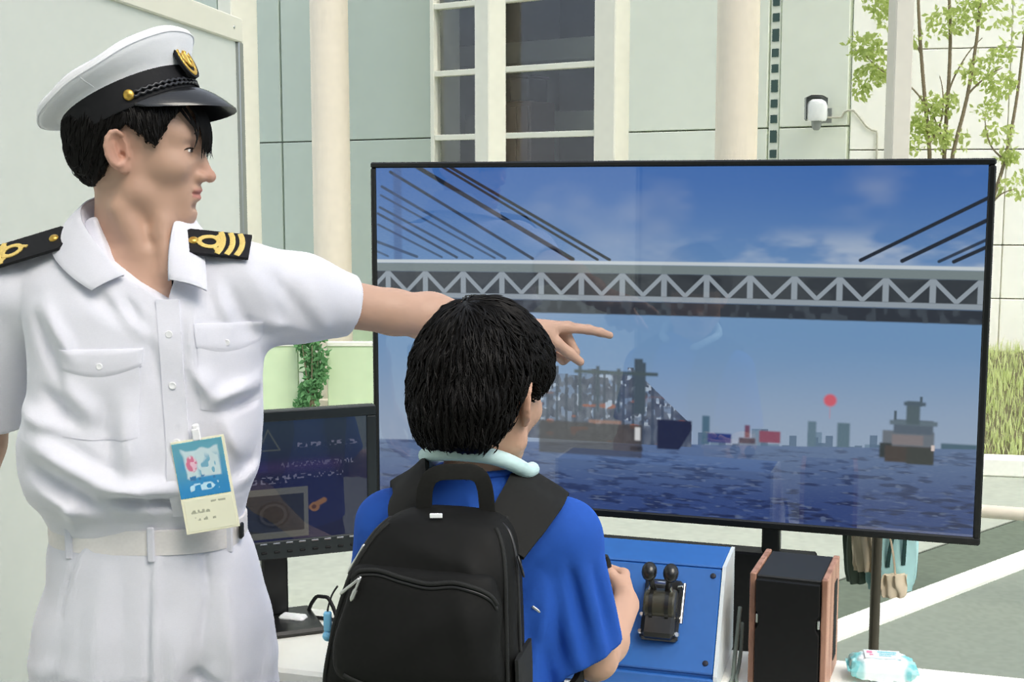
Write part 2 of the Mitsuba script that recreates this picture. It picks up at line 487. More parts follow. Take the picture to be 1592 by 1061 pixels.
put('wall_room_left', fbox(0.5, 0.6, 0.36, 3.0, 0, 3.6), 'm_room', False, 'dim left wall of the room behind the tall window', kind='structure')
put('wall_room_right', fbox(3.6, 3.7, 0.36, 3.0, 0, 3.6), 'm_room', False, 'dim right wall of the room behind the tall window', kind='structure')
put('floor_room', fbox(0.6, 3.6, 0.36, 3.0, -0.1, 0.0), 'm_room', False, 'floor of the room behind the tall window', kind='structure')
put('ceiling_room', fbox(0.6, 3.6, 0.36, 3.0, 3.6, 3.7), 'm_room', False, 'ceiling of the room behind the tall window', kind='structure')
put('ceiling_room__beam', fbox(0.6, 3.6, 1.4, 1.6, 2.55, 2.72), 'm_room_slab', False)
put('ceiling_room__beam', fbox(0.6, 3.6, 1.5, 1.6, 1.98, 2.14), 'm_room_slab', False)
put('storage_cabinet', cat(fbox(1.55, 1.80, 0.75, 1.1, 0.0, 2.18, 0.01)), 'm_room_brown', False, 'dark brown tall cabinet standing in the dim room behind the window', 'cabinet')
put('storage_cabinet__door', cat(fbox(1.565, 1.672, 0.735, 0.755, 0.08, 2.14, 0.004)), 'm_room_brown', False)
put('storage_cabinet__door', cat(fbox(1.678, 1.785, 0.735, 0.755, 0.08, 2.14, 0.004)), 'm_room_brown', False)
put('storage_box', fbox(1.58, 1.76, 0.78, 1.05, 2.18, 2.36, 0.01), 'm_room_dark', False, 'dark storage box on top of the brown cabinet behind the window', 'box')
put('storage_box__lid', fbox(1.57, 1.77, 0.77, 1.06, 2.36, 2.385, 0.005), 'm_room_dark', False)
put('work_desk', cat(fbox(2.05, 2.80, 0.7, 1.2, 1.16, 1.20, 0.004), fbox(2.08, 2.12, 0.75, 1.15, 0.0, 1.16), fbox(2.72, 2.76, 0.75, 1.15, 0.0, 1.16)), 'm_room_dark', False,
    'dark high counter in the dim room behind the window', 'counter')

# ---- facade B, brighter, to the right of the corner
cB = np.array([2.033, 7.836, 0.0]); bu = np.array([0.982, -0.19, 0.0]); bn = np.array([-0.19, -0.982, 0.0])
MB = np.eye(4); MB[:3, 0], MB[:3, 1], MB[:3, 2], MB[:3, 3] = bu, -bn, [0, 0, 1], cB


def bbox(s0, s1, y0, y1, z0, z1, r=0.0):
    return box_at([(s0 + s1) / 2, (y0 + y1) / 2, (z0 + z1) / 2], [s1 - s0, y1 - y0, z1 - z0], MB, r)


put('wall_right', bbox(0.0, 7.2, 0.05, 0.35, 0, 5.2), 'm_facade_core', False, 'bright cream panelled wall behind the tree', kind='structure')
for i in range(8):
    s0, s1 = 0.9 * i - (0 if i else 0.0), 0.9 * i + 0.9
    for z0, z1 in ((0, 0.85), (0.85, 1.17), (1.17, 1.735), (1.735, 2.325), (2.325, 2.92), (2.92, 3.5), (3.5, 5.2)):
        put('wall_right__panel', bbox(s0 + 0.0035, s1 - 0.0035, 0.0, 0.055, z0 + 0.0035, z1 - 0.0035, 0.003), 'm_panel_white', False)

# ---- columns in front of the facade
COLS = [(-1.95, 9.35, 0.205, 'sq', 'm_column_pale', 38), (-1.24, 8.91, 0.129, 'rd', 'm_column', 0), (-0.135, 8.13, 0.142, 'sq', 'm_column_pale', 40),
        (0.583, 7.63, 0.15, 'sq', 'm_column_pale', 50), (1.235, 7.17, 0.115, 'rd', 'm_column', 0), (1.97, 6.66, 0.098, 'sq', 'm_post', 8)]
CLAB = ['square cream column beside the end of the white partition', 'round beige column second from the left of the facade', 'square pale column in front of the tall window, its right face bright',
        'square cream column at the right edge of the tall window', 'round pinkish beige column left of the dashed slot strip', 'slim square grey post in front of the tree']
for (x, y, w_, kind, m, rot), lb in zip(COLS, CLAB):
    if kind == 'rd':
        c = lathe([(0, 0), (w_ + 0.02, 0), (w_ + 0.02, 0.05), (w_, 0.06), (w_, 4.4), (0, 4.4)], 40); c.apply_translation([x, y, 0])
        put('column', c, m, 30, lb, 'column', 'columns along the facade')
        b = lathe([(w_ + 0.001, 1.3), (w_ + 0.004, 1.3), (w_ + 0.004, 1.312), (w_ + 0.001, 1.312)], 40)
    else:
        M = np.eye(4); M[:2, :2] = [[math.cos(math.radians(rot)), -math.sin(math.radians(rot))], [math.sin(math.radians(rot)), math.cos(math.radians(rot))]]; M[:3, 3] = [x, y, 0]
        put('column', box_at([0, 0, 2.2], [w_, w_, 4.4], M, 0.006), m, False, lb, 'column', 'columns along the facade')
# overhead beam carrying the columns (above the frame)
put('ceiling', cat(box_at([0, 0, 4.5], [7.6, 0.35, 0.2], frame([-0.1, 8.05, 0], [0.82, -0.57, 0], z=[0, 0, 1]), 0.0)), 'm_column_pale', False, 'beam over the columns', kind='structure')

# ---- wall lamp and conduit on facade A near its corner
ML = MA.copy(); ML[:3, 3] = FA0 + fu * 4.475 + fn_ * 0.13 + np.array([0, 0, 1.895])
body = lathe([(0, 0.14), (0.03, 0.14), (0.052, 0.125), (0.062, 0.10), (0.062, 0.03), (0.055, 0.012), (0.0, 0.012)], 28)
put('wall_lamp', xf(body, ML), 'm_lamp_white', 30, 'small white lamp on a bracket fixed to the pale facade wall', 'lamp')
put('wall_lamp__socket', xf(lathe([(0, 0.012), (0.03, 0.012), (0.03, -0.012), (0.018, -0.04), (0, -0.045)], 20), ML), 'm_lamp_grey', 30, 'grey socket under the lamp')
put('wall_lamp__shade', xf(lathe([(0.066, 0.015), (0.072, 0.02), (0.074, 0.15), (0.04, 0.165), (0.0, 0.166), (0.0, 0.160), (0.038, 0.16), (0.068, 0.147), (0.066, 0.02)], 28).slice_plane([0, 0, 0], [-0.8, 0.6, 0]), ML), 'm_lamp_grey', 30, 'grey half shade')
put('wall_lamp__bracket', cat(xf(box_at([0, 0.075, 0.05], [0.05, 0.15, 0.035], None, 0.004), ML), xf(box_at([0, 0.133, 0.05], [0.09, 0.012, 0.09], None, 0.003), ML)), 'm_lamp_grey', False)
pA = lambda s, y, z: tuple(FA0 + fu * s - fn_ * y + np.array([0, 0, z]))
pB = lambda s, y, z: tuple(cB + bu * s - bn * y + np.array([0, 0, z]))
put('conduit', tube(curve([pA(4.50, -0.05, 1.93), pA(4.585, -0.012, 1.93), pA(4.612, -0.012, 1.97), pB(0.012, -0.014, 1.97), pB(0.05, -0.012, 1.93), pB(0.12, -0.012, 1.855), pB(0.155, -0.012, 1.845), pB(0.16, -0.012, 1.6), pB(0.16, -0.012, 1.0)], 40), 0.006, 8), 'm_conduit', True,
    'thin cable conduit bending round the wall corner beside the lamp', 'conduit')

# ---- partition on the left, running past the camera
pe = np.array([-0.975, 4.70, 0]); pd = np.array([-0.1265, -0.992, 0])
MP = frame(pe, pd, z=[0, 0, 1])             # local x towards the camera, local y = to the room side?


def pbox(x0, x1, y0, y1, z0, z1, r=0.0):
    return box_at([(x0 + x1) / 2, (y0 + y1) / 2, (z0 + z1) / 2], [x1 - x0, y1 - y0, z1 - z0], MP, r)


PL = 5.6
put('wall_left', pbox(0.045, PL, -0.04, -0.0, 0, 2.02), 'm_partition', False, 'white exhibition partition behind the officer', kind='structure')
put('wall_left__header_rail', pbox(0.0, PL, -0.05, 0.012, 2.02, 2.105, 0.004), 'm_rail_cream', False, 'cream top rail')
put('wall_left__end_post', cat(pbox(0.0, 0.045, -0.05, 0.014, 0, 2.02, 0.004)), 'm_chrome', False, 'metal end post')
put('wall_left__near_post', cat(pbox(PL, PL + 0.045, -0.05, 0.014, 0, 2.105, 0.004)), 'm_chrome', False, 'metal near post')
put('wall_left__screw', xf(lathe([(0, 0), (0.007, 0), (0.006, 0.003), (0, 0.003)], 12), MP @ frame([0.09, 0.012, 2.065], [1, 0, 0], z=[0, 1, 0])), 'm_steel', 30)
put('wall_left__base_rail', pbox(0.045, PL, -0.045, 0.008, 0, 0.05, 0.003), 'm_rail_cream', False)

# ---- the building on the left beyond the partition, and the one across the square behind the viewer
put('wall_left_far', cat(box_at([-2.9, -2.5, 3.2], [0.4, 14.0, 6.4], None, 0.0)), 'm_back_wall', False, 'tall grey building left of the partition', kind='structure')
put('wall_front', cat(box_at([1.5, -7.0, 2.6], [17.0, 0.4, 5.2], None, 0.0)), 'm_back_wall', False, 'grey building across the square behind the viewer', kind='structure')


# ================================================================ PLANTING BEHIND THE RIGHT RAIL
rng = np.random.default_rng(7)


def planter(name_key, s0, s1, y0, y1, h):
    return cat(bbox(s0, s1, y0, y0 + 0.12, 0, h, 0.01))


put('wall_planter', planter('p', -0.2, 6.8, -1.10, 0, 0.10), 'm_white_paint', False, 'low white planter edge in front of the bright wall', kind='structure')
gx, gy = np.meshgrid(np.linspace(-0.2, 6.8, 60), np.linspace(-0.98, -0.02, 14), indexing='ij')
gz = 0.06 + 0.50 * np.clip((gy + 0.98) / 0.9, 0, 1) ** 0.8 + 0.05 * (meshkit.noise(np.stack([gx * 3, gy * 5, gx * 0], -1)) - 0.5)
gv = np.stack([gx, gy, gz], -1).reshape(-1, 3) @ MB[:3, :3].T + MB[:3, 3]
gi, gj = np.meshgrid(np.arange(59), np.arange(13), indexing='ij'); gk = gi * 14 + gj
gf = np.stack([gk, gk + 14, gk + 15, gk + 1], -1).reshape(-1, 4)
put('floor_planting_bed', (gv, gf), 'm_soil', True, 'sloping planting bed below the bright wall', kind='structure')


def blades(n, base, h, w_, rng, lean=0.5):
    """n curved grass blades standing on the given base points"""
    p = base; hh = h * rng.uniform(0.5, 1.1, n); a = rng.uniform(0, 2 * np.pi, n); l = rng.uniform(0, lean, n) * hh
    d = np.stack([np.cos(a), np.sin(a), 0 * a], 1); s = np.stack([-np.sin(a), np.cos(a), 0 * a], 1) * w_
    m = p + d * (l * 0.3)[:, None] + np.array([0, 0, 1]) * (hh * 0.6)[:, None]; t = p + d * l[:, None] + np.array([0, 0, 1]) * hh[:, None]
    v = np.stack([p - s, p + s, m - s * 0.7, m + s * 0.7, t], 1).reshape(-1, 3); k = np.arange(n)[:, None] * 5
    f = np.concatenate([k + [0, 1, 3], k + [0, 3, 2], k + [2, 3, 4]])
    return trimesh.Trimesh(v, f, process=False)


n = 14000
ss, yy = rng.uniform(-0.1, 4.2, n), rng.uniform(-0.97, -0.10, n)
zz = 0.05 + 0.50 * np.clip((yy + 0.98) / 0.9, 0, 1) ** 0.8
put('grass', blades(n, np.stack([ss, yy, zz], 1) @ MB[:3, :3].T + MB[:3, 3], 0.09, 0.0035, rng), 'm_grass', False,
    'pale sunlit grass covering the bank below the bright wall', 'grass', kind='stuff')


def leaf_cloud(centres, radii, per, size, rng, flat=0.8):
    """single pointed leaves, each a folded pair of triangles, scattered in soft blobs"""
    P = []
    for c, r, k in zip(centres, radii, per):
        q = rng.normal(size=(k, 3)); q /= np.linalg.norm(q, axis=1, keepdims=True)
        P.append(np.asarray(c) + q * (np.asarray(r) * rng.uniform(0.25, 1, (k, 1)) ** 0.5) * [1, 1, flat])
    P = np.vstack(P); n = len(P)
    a = rng.normal(size=(n, 3)); a[:, 2] -= 0.4; a /= np.linalg.norm(a, axis=1, keepdims=True)
    b = np.cross(a, rng.normal(size=(n, 3))); b /= np.linalg.norm(b, axis=1, keepdims=True)
    nn = np.cross(a, b); s = size * rng.uniform(0.6, 1.2, (n, 1))
    v = np.stack([P, P + a * s * 0.5 + b * s * 0.28 + nn * s * 0.08, P + a * s, P + a * s * 0.5 - b * s * 0.28 + nn * s * 0.08], 1).reshape(-1, 3)
    k = np.arange(n)[:, None] * 4
    return trimesh.Trimesh(v, np.concatenate([k + [0, 1, 2], k + [0, 2, 3]]), process=False)


# ---- the slender tree in front of the bright wall: stems, then leaves
tb = np.array([2.33, 7.02, 0.0])
stems = [[(2.30, 7.02, 0.17), (2.27, 7.0, 0.9), (2.25, 7.0, 1.67), (2.21, 7.0, 2.0), (2.17, 7.0, 2.35), (2.13, 7.02, 2.9), (2.05, 7.05, 3.3)],
         [(2.33, 7.02, 0.17), (2.33, 7.02, 1.0), (2.335, 7.02, 1.7), (2.345, 7.02, 2.2), (2.33, 7.05, 2.7), (2.36, 7.1, 3.4)],
         [(2.35, 7.0, 0.17), (2.34, 6.98, 1.0), (2.36, 6.98, 1.62), (2.43, 6.97, 2.0), (2.47, 6.96, 2.4), (2.48, 6.95, 3.1)],
         [(2.37, 7.04, 0.17), (2.45, 7.0, 0.8), (2.58, 6.98, 1.4), (2.65, 6.97, 1.68), (2.70, 6.96, 2.1), (2.72, 6.95, 2.6)]]
tw = [[(2.245, 7.0, 1.9), (2.12, 6.98, 2.05), (1.96, 6.96, 2.13), (1.86, 6.95, 2.22)], [(2.25, 7, 1.75), (2.30, 6.97, 1.9), (2.27, 6.95, 2.1)], [(2.34, 7.02, 2.0), (2.42, 7, 2.2), (2.50, 6.98, 2.3)],
      [(2.43, 6.97, 2.0), (2.53, 6.95, 2.1), (2.60, 6.94, 2.14)], [(2.19, 7, 2.2), (2.06, 6.99, 2.38), (1.95, 6.98, 2.45)], [(2.64, 6.97, 1.66), (2.55, 6.95, 1.75), (2.52, 6.95, 1.9)],
      [(2.34, 7.02, 1.75), (2.28, 7.0, 1.85), (2.24, 6.98, 1.95)], [(2.58, 6.98, 1.4), (2.64, 6.96, 1.48), (2.70, 6.95, 1.5)]]
tkey = 'slender_tree'
name(tkey, 'slender tree with several thin stems and sparse yellow-green leaves before the bright wall', 'tree')
for s in stems:
    put(tkey + '__stem', tube(curve(s, 30), np.linspace(0.017, 0.005, 30), 8), 'm_bark', True)
for s in tw:
    put(tkey + '__twig', tube(curve(s, 14), np.linspace(0.006, 0.002, 14), 6), 'm_bark', True)
cl = [((1.87, 6.95, 2.25), 0.10, 150), ((1.90, 6.95, 2.10), 0.085, 110), ((1.97, 6.96, 2.14), 0.08, 90), ((1.86, 6.95, 2.02), 0.05, 35), ((2.0, 6.98, 2.44), 0.10, 100), ((1.93, 6.97, 2.50), 0.08, 70),
      ((2.20, 6.98, 1.85), 0.09, 120), ((2.24, 6.97, 1.95), 0.08, 90), ((2.15, 6.98, 1.76), 0.08, 70), ((2.27, 6.96, 1.78), 0.09, 80), ((2.33, 6.98, 1.95), 0.08, 70), ((2.30, 6.97, 2.38), 0.11, 120),
      ((2.42, 6.98, 2.42), 0.1, 90), ((2.48, 6.96, 2.13), 0.10, 110), ((2.60, 6.95, 2.05), 0.09, 90), ((2.60, 6.95, 2.22), 0.08, 70), ((2.53, 6.95, 1.92), 0.08, 60), ((2.60, 6.96, 1.80), 0.09, 60), ((2.66, 6.96, 1.68), 0.055, 90),
      ((2.70, 6.95, 1.52), 0.09, 60), ((2.48, 6.95, 2.5), 0.1, 80), ((2.15, 7, 2.3), 0.07, 40), ((2.38, 7, 1.76), 0.09, 60), ((2.66, 6.95, 2.4), 0.12, 60), ((2.2, 7, 3.0), 0.35, 260), ((2.5, 7, 3.0), 0.35, 260)]
lc = leaf_cloud([c[0] for c in cl], [c[1] for c in cl], [int(c[2] * 1.15) for c in cl], 0.042, rng)
h = len(lc.faces) // 2
put(tkey + '__foliage', lc, 'm_leaf', False, 'sparse yellow-green leaves', kind='stuff')

# ---- green shrubs by the facade, seen under the officer's sleeve
for i, (x, y, hh, lb) in enumerate([(-1.300, 8.24, 0.56, 'green leafy shrub at the foot of the facade seen under the raised sleeve'), (-0.55, 8.85, 0.42, 'low green shrub at the foot of the facade behind the television')]):
    sk = 'shrub' + (f'_{i:03d}' if i else '')
    name(sk, lb, 'shrub')
    for k in range(5):
        a = k * 1.26; put(sk + '__stem', tube(curve([(x, y, 0), (x + 0.03 * math.cos(a), y + 0.03 * math.sin(a), hh * 0.5), (x + 0.06 * math.cos(a), y + 0.06 * math.sin(a), hh * 0.9)], 10), np.linspace(0.008, 0.003, 10), 6), 'm_bark', True)
    cc = [(x + rng.uniform(-0.05, 0.05), y + rng.uniform(-0.07, 0.07), z) for z in np.linspace(0.1, hh, 8)]
    put(sk + '__foliage', leaf_cloud(cc, [0.075] * 8, [120] * 8, 0.05, rng, 1.0), 'm_shrub', False, kind='stuff')

# ---- low pale screens before the facade, with a gap for the shrub
for x0, x1, lb in ((-2.30, -1.40, 'low pale green screen left of the shrub under the raised sleeve'), (-1.21, -0.20, 'low pale green screen right of the shrub, mostly behind the television')):
    k = put('low_screen', box_at([(x0 + x1) / 2, 8.36, 0.25], [x1 - x0, 0.03, 0.46], None, 0.004), 'm_panel_lime', False, lb, 'screen')
    put(k + '__cap_rail', box_at([(x0 + x1) / 2, 8.36, 0.495], [x1 - x0, 0.05, 0.03], None, 0.004), 'm_mullion', False)
    for q in (x0 + 0.03, x1 - 0.03):
        put(k + '__foot', box_at([q, 8.36, 0.01], [0.05, 0.16, 0.02], None, 0.004), 'm_mullion', False)

# ---- low beige rail on the right
rk = put('low_rail', tube([(1.5, 4.585, 0.35), (4.6, 3.55, 0.35)], 0.024, 16), 'm_column', 30, 'beige low pipe rail beyond the right edge of the television', 'rail')
for t in (0.12, 0.5, 0.95):
    q = np.array([1.5, 4.585, 0]) * (1 - t) + np.array([4.6, 3.55, 0]) * t
    if t > 0.3: put(rk + '__post', tube([q, q + [0, 0, 0.345]], 0.018, 14), 'm_column', 30)


# ================================================================ TELEVISION
A_ = np.array([-0.296, 2.720, 0.0]); B_ = np.array([0.877, 2.350, 0.0])
tu = (B_ - A_) / np.linalg.norm(B_ - A_); TW = float(np.linalg.norm(B_ - A_)); tz0, tz1 = 0.836, 1.556; TH = tz1 - tz0
MT = frame(A_, tu, z=[0, 0, 1])              # x along the screen, y away from the viewer, z up


def sRGB(r, g, b):
    return mi.Color3f(*lin((r, g, b)))


TVG = 0.135


def seg(x, y, ax, ay, bx, by, w_, soft):
    """1 on the line from a to b (width w_), 0 off it"""
    dx, dy = bx - ax, by - ay; L = dx * dx + dy * dy
    t = dr.clip(((x - ax) * dx + (y - ay) * dy) / L, 0, 1)
    ex, ey = x - ax - t * dx, y - ay - t * dy
    return 1 - mikit.smoothstep(w_ - soft, w_ + soft, dr.sqrt(ex * ex + ey * ey))


def boxm(u, v, u0, u1, v0, v1, s=0.0025):
    return mikit.smoothstep(u0 - s, u0 + s, u) * (1 - mikit.smoothstep(u1 - s, u1 + s, u)) * mikit.smoothstep(v0 - 1.7 * s, v0 + 1.7 * s, v) * (1 - mikit.smoothstep(v1 - 1.7 * s, v1 + 1.7 * s, v))


def tv_picture(p, n, uv):
    """what the simulator shows: a harbour under a cable-stayed bridge"""
    u, v = uv.x, uv.y
    hz = 0.183 + 0.072 * u
    # sky
    t = dr.clip((v - hz) / (1 - hz), 0, 1)
    c = mikit.mix(sRGB(142, 162, 188), sRGB(104, 146, 190), mikit.smoothstep(0.0, 0.42, t))
    c = mikit.mix(c, sRGB(50, 104, 178), mikit.smoothstep(0.45, 1.0, t))
    cl = mikit.fbm(u * 6 + 3, v * 7, 0.3, 4)
    c = mikit.mix(c, sRGB(172, 182, 200), mikit.smoothstep(0.52, 0.8, cl) * 0.34 * mikit.smoothstep(0.1, 0.25, t))
    cl2 = mikit.fbm(u * 14 + 9, v * 20, 1.3, 4)
    c = mikit.mix(c, sRGB(176, 190, 208), mikit.smoothstep(0.42, 0.7, cl2) * 0.8 * mikit.smoothstep(0.70, 0.74, v) * (1 - mikit.smoothstep(0.76, 0.84, v)) * mikit.smoothstep(0.3, 0.9, u))
    # far skyline
    for sc, hh, col, k in ((46, 0.075, (96, 124, 150), 0), (90, 0.05, (70, 98, 128), 5)):
        ci = dr.floor(u * sc)
        top = hz + hh * mikit.cell_rand(ci, k) ** 2.2
        on = dr.select((v < top) & (u > 0.50) & (u < 0.86) & (mikit.cell_rand(ci, k + 1) > 0.35), 1.0, 0.0)
        c = mikit.mix(c, sRGB(*col), on * 0.85)
    c = mikit.mix(c, sRGB(78, 106, 124), boxm(u, v, 0.784, 0.803, 0.235, 0.305))
    c = mikit.mix(c, sRGB(84, 112, 132), boxm(u, v, 0.739, 0.752, 0.235, 0.305))
    c = mikit.mix(c, sRGB(70, 104, 128), boxm(u, v, 0.573, 0.585, 0.225, 0.305))
    c = mikit.mix(c, sRGB(60, 92, 112), boxm(u, v, 0.938, 0.99, 0.245, 0.265))
    # sea
    wv = mikit.fbm(u * 34 + v * 5, v * 105, 0.7, 4)
    wv2 = mikit.noise(u * 90, v * 240, 3.1)
    dd = dr.clip((hz - v) / 0.2, 0, 1)
    sea = mikit.mix(sRGB(86, 110, 150), sRGB(44, 66, 122), mikit.smoothstep(0.0, 0.9, dd))
    sea = mikit.mix(sea, sRGB(20, 30, 72), mikit.smoothstep(0.50, 0.68, wv) * (0.4 + 0.5 * dd))
    sea = mikit.mix(sea, sRGB(128, 146, 178), mikit.smoothstep(0.62, 0.9, wv2) * mikit.smoothstep(0.4, 0.6, wv) * 0.32)
    c = mikit.mix(c, sea, 1 - mikit.smoothstep(hz - 0.003, hz + 0.002, v))
    # quay cranes on the left: a bank of uprights, booms and boxes
    env = dr.select(u < 0.46, 0.40 + 0.03 * mikit.cell_rand(dr.floor(u * 60), 4), 0.425 - 1.55 * (u - 0.46))
    bank = dr.select((u > 0.20) & (u < 0.556) & (v < env) & (v > 0.215), 1.0, 0.0)
    hole = mikit.smoothstep(0.50, 0.66, mikit.fbm(u * 150, v * 62, 5.0, 2)) * mikit.smoothstep(0.25, 0.29, v)
    lu = u * 62; leg = (1 - mikit.smoothstep(0.10, 0.17, dr.abs(lu - dr.floor(lu) - 0.5))) * dr.select(mikit.cell_rand(dr.floor(lu), 3) > 0.25, 1.0, 0.3)
    boom = 1 - mikit.smoothstep(0.004, 0.008, dr.abs(v - 0.335 - 0.05 * mikit.cell_rand(dr.floor(u * 24), 7) - 0.3 * (u * 24 - dr.floor(u * 24)) / 24))
    hole = hole * (1 - 0.9 * leg) * (1 - 0.8 * boom)
    cc = mikit.mix(sRGB(56, 66, 88), sRGB(104, 114, 128), mikit.noise(u * 130, v * 60, 2.2))
    cc = mikit.mix(cc, sRGB(60, 74, 92), leg * 0.7)
    cc = mikit.mix(cc, sRGB(146, 92, 78), mikit.smoothstep(0.68, 0.8, mikit.noise(u * 50, v * 60, 8.8)) * (1 - mikit.smoothstep(0.33, 0.36, v)))
    cc = mikit.mix(cc, sRGB(196, 206, 214), hole * mikit.smoothstep(0.55, 0.75, mikit.noise(u * 60, v * 70, 1.0)))
    c = mikit.mix(c, cc, bank * (1 - 0.55 * hole))
    for cu, cv, w_ in ((0.468, 0.455, 0.007), (0.476, 0.445, 0.004), (0.40, 0.43, 0.003), (0.37, 0.43, 0.003), (0.435, 0.425, 0.003)):
        c = mikit.mix(c, sRGB(66, 82, 96), boxm(u, v, cu - w_, cu + w_, 0.3, cv))
    c = mikit.mix(c, sRGB(70, 86, 92), boxm(u, v, 0.36, 0.50, 0.408, 0.418))
    # hulls by the quay
    c = mikit.mix(c, sRGB(24, 28, 54), boxm(u, v, 0.50, 0.556 - 0.35 * dr.clip(0.262 - v, 0, 1), 0.205, 0.288))
    c = mikit.mix(c, sRGB(62, 58, 58), boxm(u, v, 0.30, 0.475, 0.175, 0.268) * 0.8)
    c = mikit.mix(c, sRGB(150, 110, 92), boxm(u, v, 0.385, 0.44, 0.268, 0.277) * 0.8)
    c = mikit.mix(c, sRGB(226, 228, 230), boxm(u, v, 0.463, 0.472, 0.225, 0.262) * 0.8)
    c = mikit.mix(c, sRGB(40, 40, 48), boxm(u, v, 0.455, 0.476, 0.196, 0.208) * 0.8)
    # far ships
    c = mikit.mix(c, sRGB(32, 52, 120), boxm(u, v, 0.582, 0.620, 0.232, 0.258))
    c = mikit.mix(c, sRGB(40, 44, 72), boxm(u, v, 0.632, 0.658, 0.234, 0.250))
    c = mikit.mix(c, sRGB(110, 66, 84), boxm(u, v, 0.641, 0.649, 0.25, 0.285))
    c = mikit.mix(c, sRGB(134, 58, 88), boxm(u, v, 0.664, 0.697, 0.24, 0.272))
    # balloon
    bx, by = (u - 0.772) * 1.706, v - 0.364
    c = mikit.mix(c, sRGB(206, 78, 98), 1 - mikit.smoothstep(0.011, 0.022, dr.sqrt(bx * bx + by * by)))
    c = mikit.mix(c, sRGB(190, 120, 140), boxm(u, v, 0.7713, 0.7727, 0.315, 0.346, 0.001) * 0.7)
    # the ship on the right, seen end on
    c = mikit.mix(c, sRGB(96, 104, 116), boxm(u, v, 0.852, 0.928, 0.25, 0.292))
    c = mikit.mix(c, sRGB(122, 112, 116), boxm(u, v, 0.866, 0.912, 0.255, 0.282))
    c = mikit.mix(c, sRGB(74, 88, 106), boxm(u, v, 0.868, 0.926, 0.285, 0.322))
    c = mikit.mix(c, sRGB(88, 106, 120), boxm(u, v, 0.862, 0.932, 0.308, 0.32))
    c = mikit.mix(c, sRGB(70, 88, 98), boxm(u, v, 0.886, 0.906, 0.31, 0.372))
    c = mikit.mix(c, sRGB(66, 84, 100), boxm(u, v, 0.882, 0.914, 0.36, 0.37))
    c = mikit.mix(c, sRGB(66, 84, 100), boxm(u, v, 0.905, 0.909, 0.36, 0.385, 0.0015))
    c = mikit.mix(c, sRGB(66, 84, 100), boxm(u, v, 0.868, 0.872, 0.32, 0.345, 0.0015))
    c = mikit.mix(c, sRGB(24, 34, 44), boxm(u, v, 0.848, 0.866, 0.218, 0.258))
    c = mikit.mix(c, sRGB(58, 44, 42), boxm(u, v, 0.856, 0.927, 0.208, 0.252))
    c = mikit.mix(c, sRGB(44, 46, 46), boxm(u, v, 0.888, 0.928, 0.205, 0.25))
    c = mikit.mix(c, sRGB(214, 196, 190), boxm(u, v, 0.924, 0.929, 0.243, 0.258, 0.0015))
    # stay cables and the left tower
    x, y = u * 1.706, v
    for (u0, v0, u1, v1, w_, dk) in ((0.144, 0.985, 0.418, 0.728, 0.0042, 1), (0.131, 0.985, 0.398, 0.728, 0.0036, 1), (0.086, 0.985, 0.356, 0.728, 0.0062, 1), (0.036, 0.972, 0.288, 0.728, 0.0042, 0.9),
                                     (0.02, 0.93, 0.240, 0.728, 0.004, 0.75), (0.018, 0.905, 0.222, 0.728, 0.003, 0.7), (0.016, 0.87, 0.183, 0.728, 0.0035, 0.75), (0.012, 0.852, 0.155, 0.728, 0.0036, 0.8),
                                     (0.012, 0.82, 0.128, 0.728, 0.003, 0.7), (0.01, 0.77, 0.083, 0.728, 0.004, 0.7), (0.005, 0.745, 0.03, 0.728, 0.003, 0.6),
                                     (0.811, 0.738, 1.0, 0.909, 0.0048, 1), (0.872, 0.738, 1.0, 0.853, 0.0052, 1), (0.925, 0.738, 1.0, 0.803, 0.004, 0.9), (0.946, 0.738, 1.0, 0.784, 0.0048, 1)):
        c = mikit.mix(c, sRGB(12, 22, 40), seg(x, y, u0 * 1.706, v0, u1 * 1.706, v1, w_, 0.002) * dk)
    c = mikit.mix(c, sRGB(44, 70, 124), boxm(u, v, 0.041, 0.056, 0.70, 1.0) * 0.45)
    # bridge deck: parapet, top chord, truss, bottom chord, soffit
    sl = 0.022 * u - 0.012 * u * u * 1.2
    b = v - sl
    c = mikit.mix(c, sRGB(196, 206, 212), boxm(u, b, -1, 2, 0.708, 0.718, 0.0015))
    c = mikit.mix(c, sRGB(116, 130, 132), boxm(u, b, -1, 2, 0.683, 0.708, 0.0015))
    c = mikit.mix(c, sRGB(54, 60, 66), boxm(u, b, -1, 2, 0.617, 0.684, 0.0015))
    c = mikit.mix(c, sRGB(30, 36, 46), mikit.smoothstep(0.5, 0.7, mikit.noise(u * 24, b * 30, 0)) * boxm(u, b, -1, 2, 0.617, 0.684, 0.0015) * 0.6)
    ph = (u - 0.303) / 0.0683; fr = ph - dr.floor(ph); zg = dr.abs(fr - 0.5) * 2           # 1 at posts, 0 mid bay
    yy = (b - 0.625) / 0.058
    inb = boxm(u, b, -1, 2, 0.622, 0.684, 0.0015)
    post = (1 - mikit.smoothstep(0.05, 0.085, 0.5 - dr.abs(fr - 0.5)))
    diag = 1 - mikit.smoothstep(0.07, 0.125, dr.abs(zg - yy) * 0.72)
    c = mikit.mix(c, sRGB(150, 162, 172), dr.maximum(post, diag) * inb * 0.9)
    c = mikit.mix(c, sRGB(142, 154, 164), boxm(u, b, -1, 2, 0.607, 0.622, 0.0015))
    c = mikit.mix(c, sRGB(34, 40, 52), boxm(u, b, -1, 2, 0.570, 0.607, 0.002))
    c = mikit.mix(c, sRGB(66, 76, 86), mikit.smoothstep(0.5, 0.75, mikit.noise(u * 120, b * 40, 4)) * boxm(u, b, -1, 2, 0.570, 0.607, 0.002) * 0.6)
    g = mi.luminance(c)
    return mikit.mix(mi.Color3f(g), c, 0.92) * TVG


tvk = 'television'
name(tvk, 'large flat television on a black stand showing a harbour under a cable-stayed bridge', 'television')
bz = 0.012


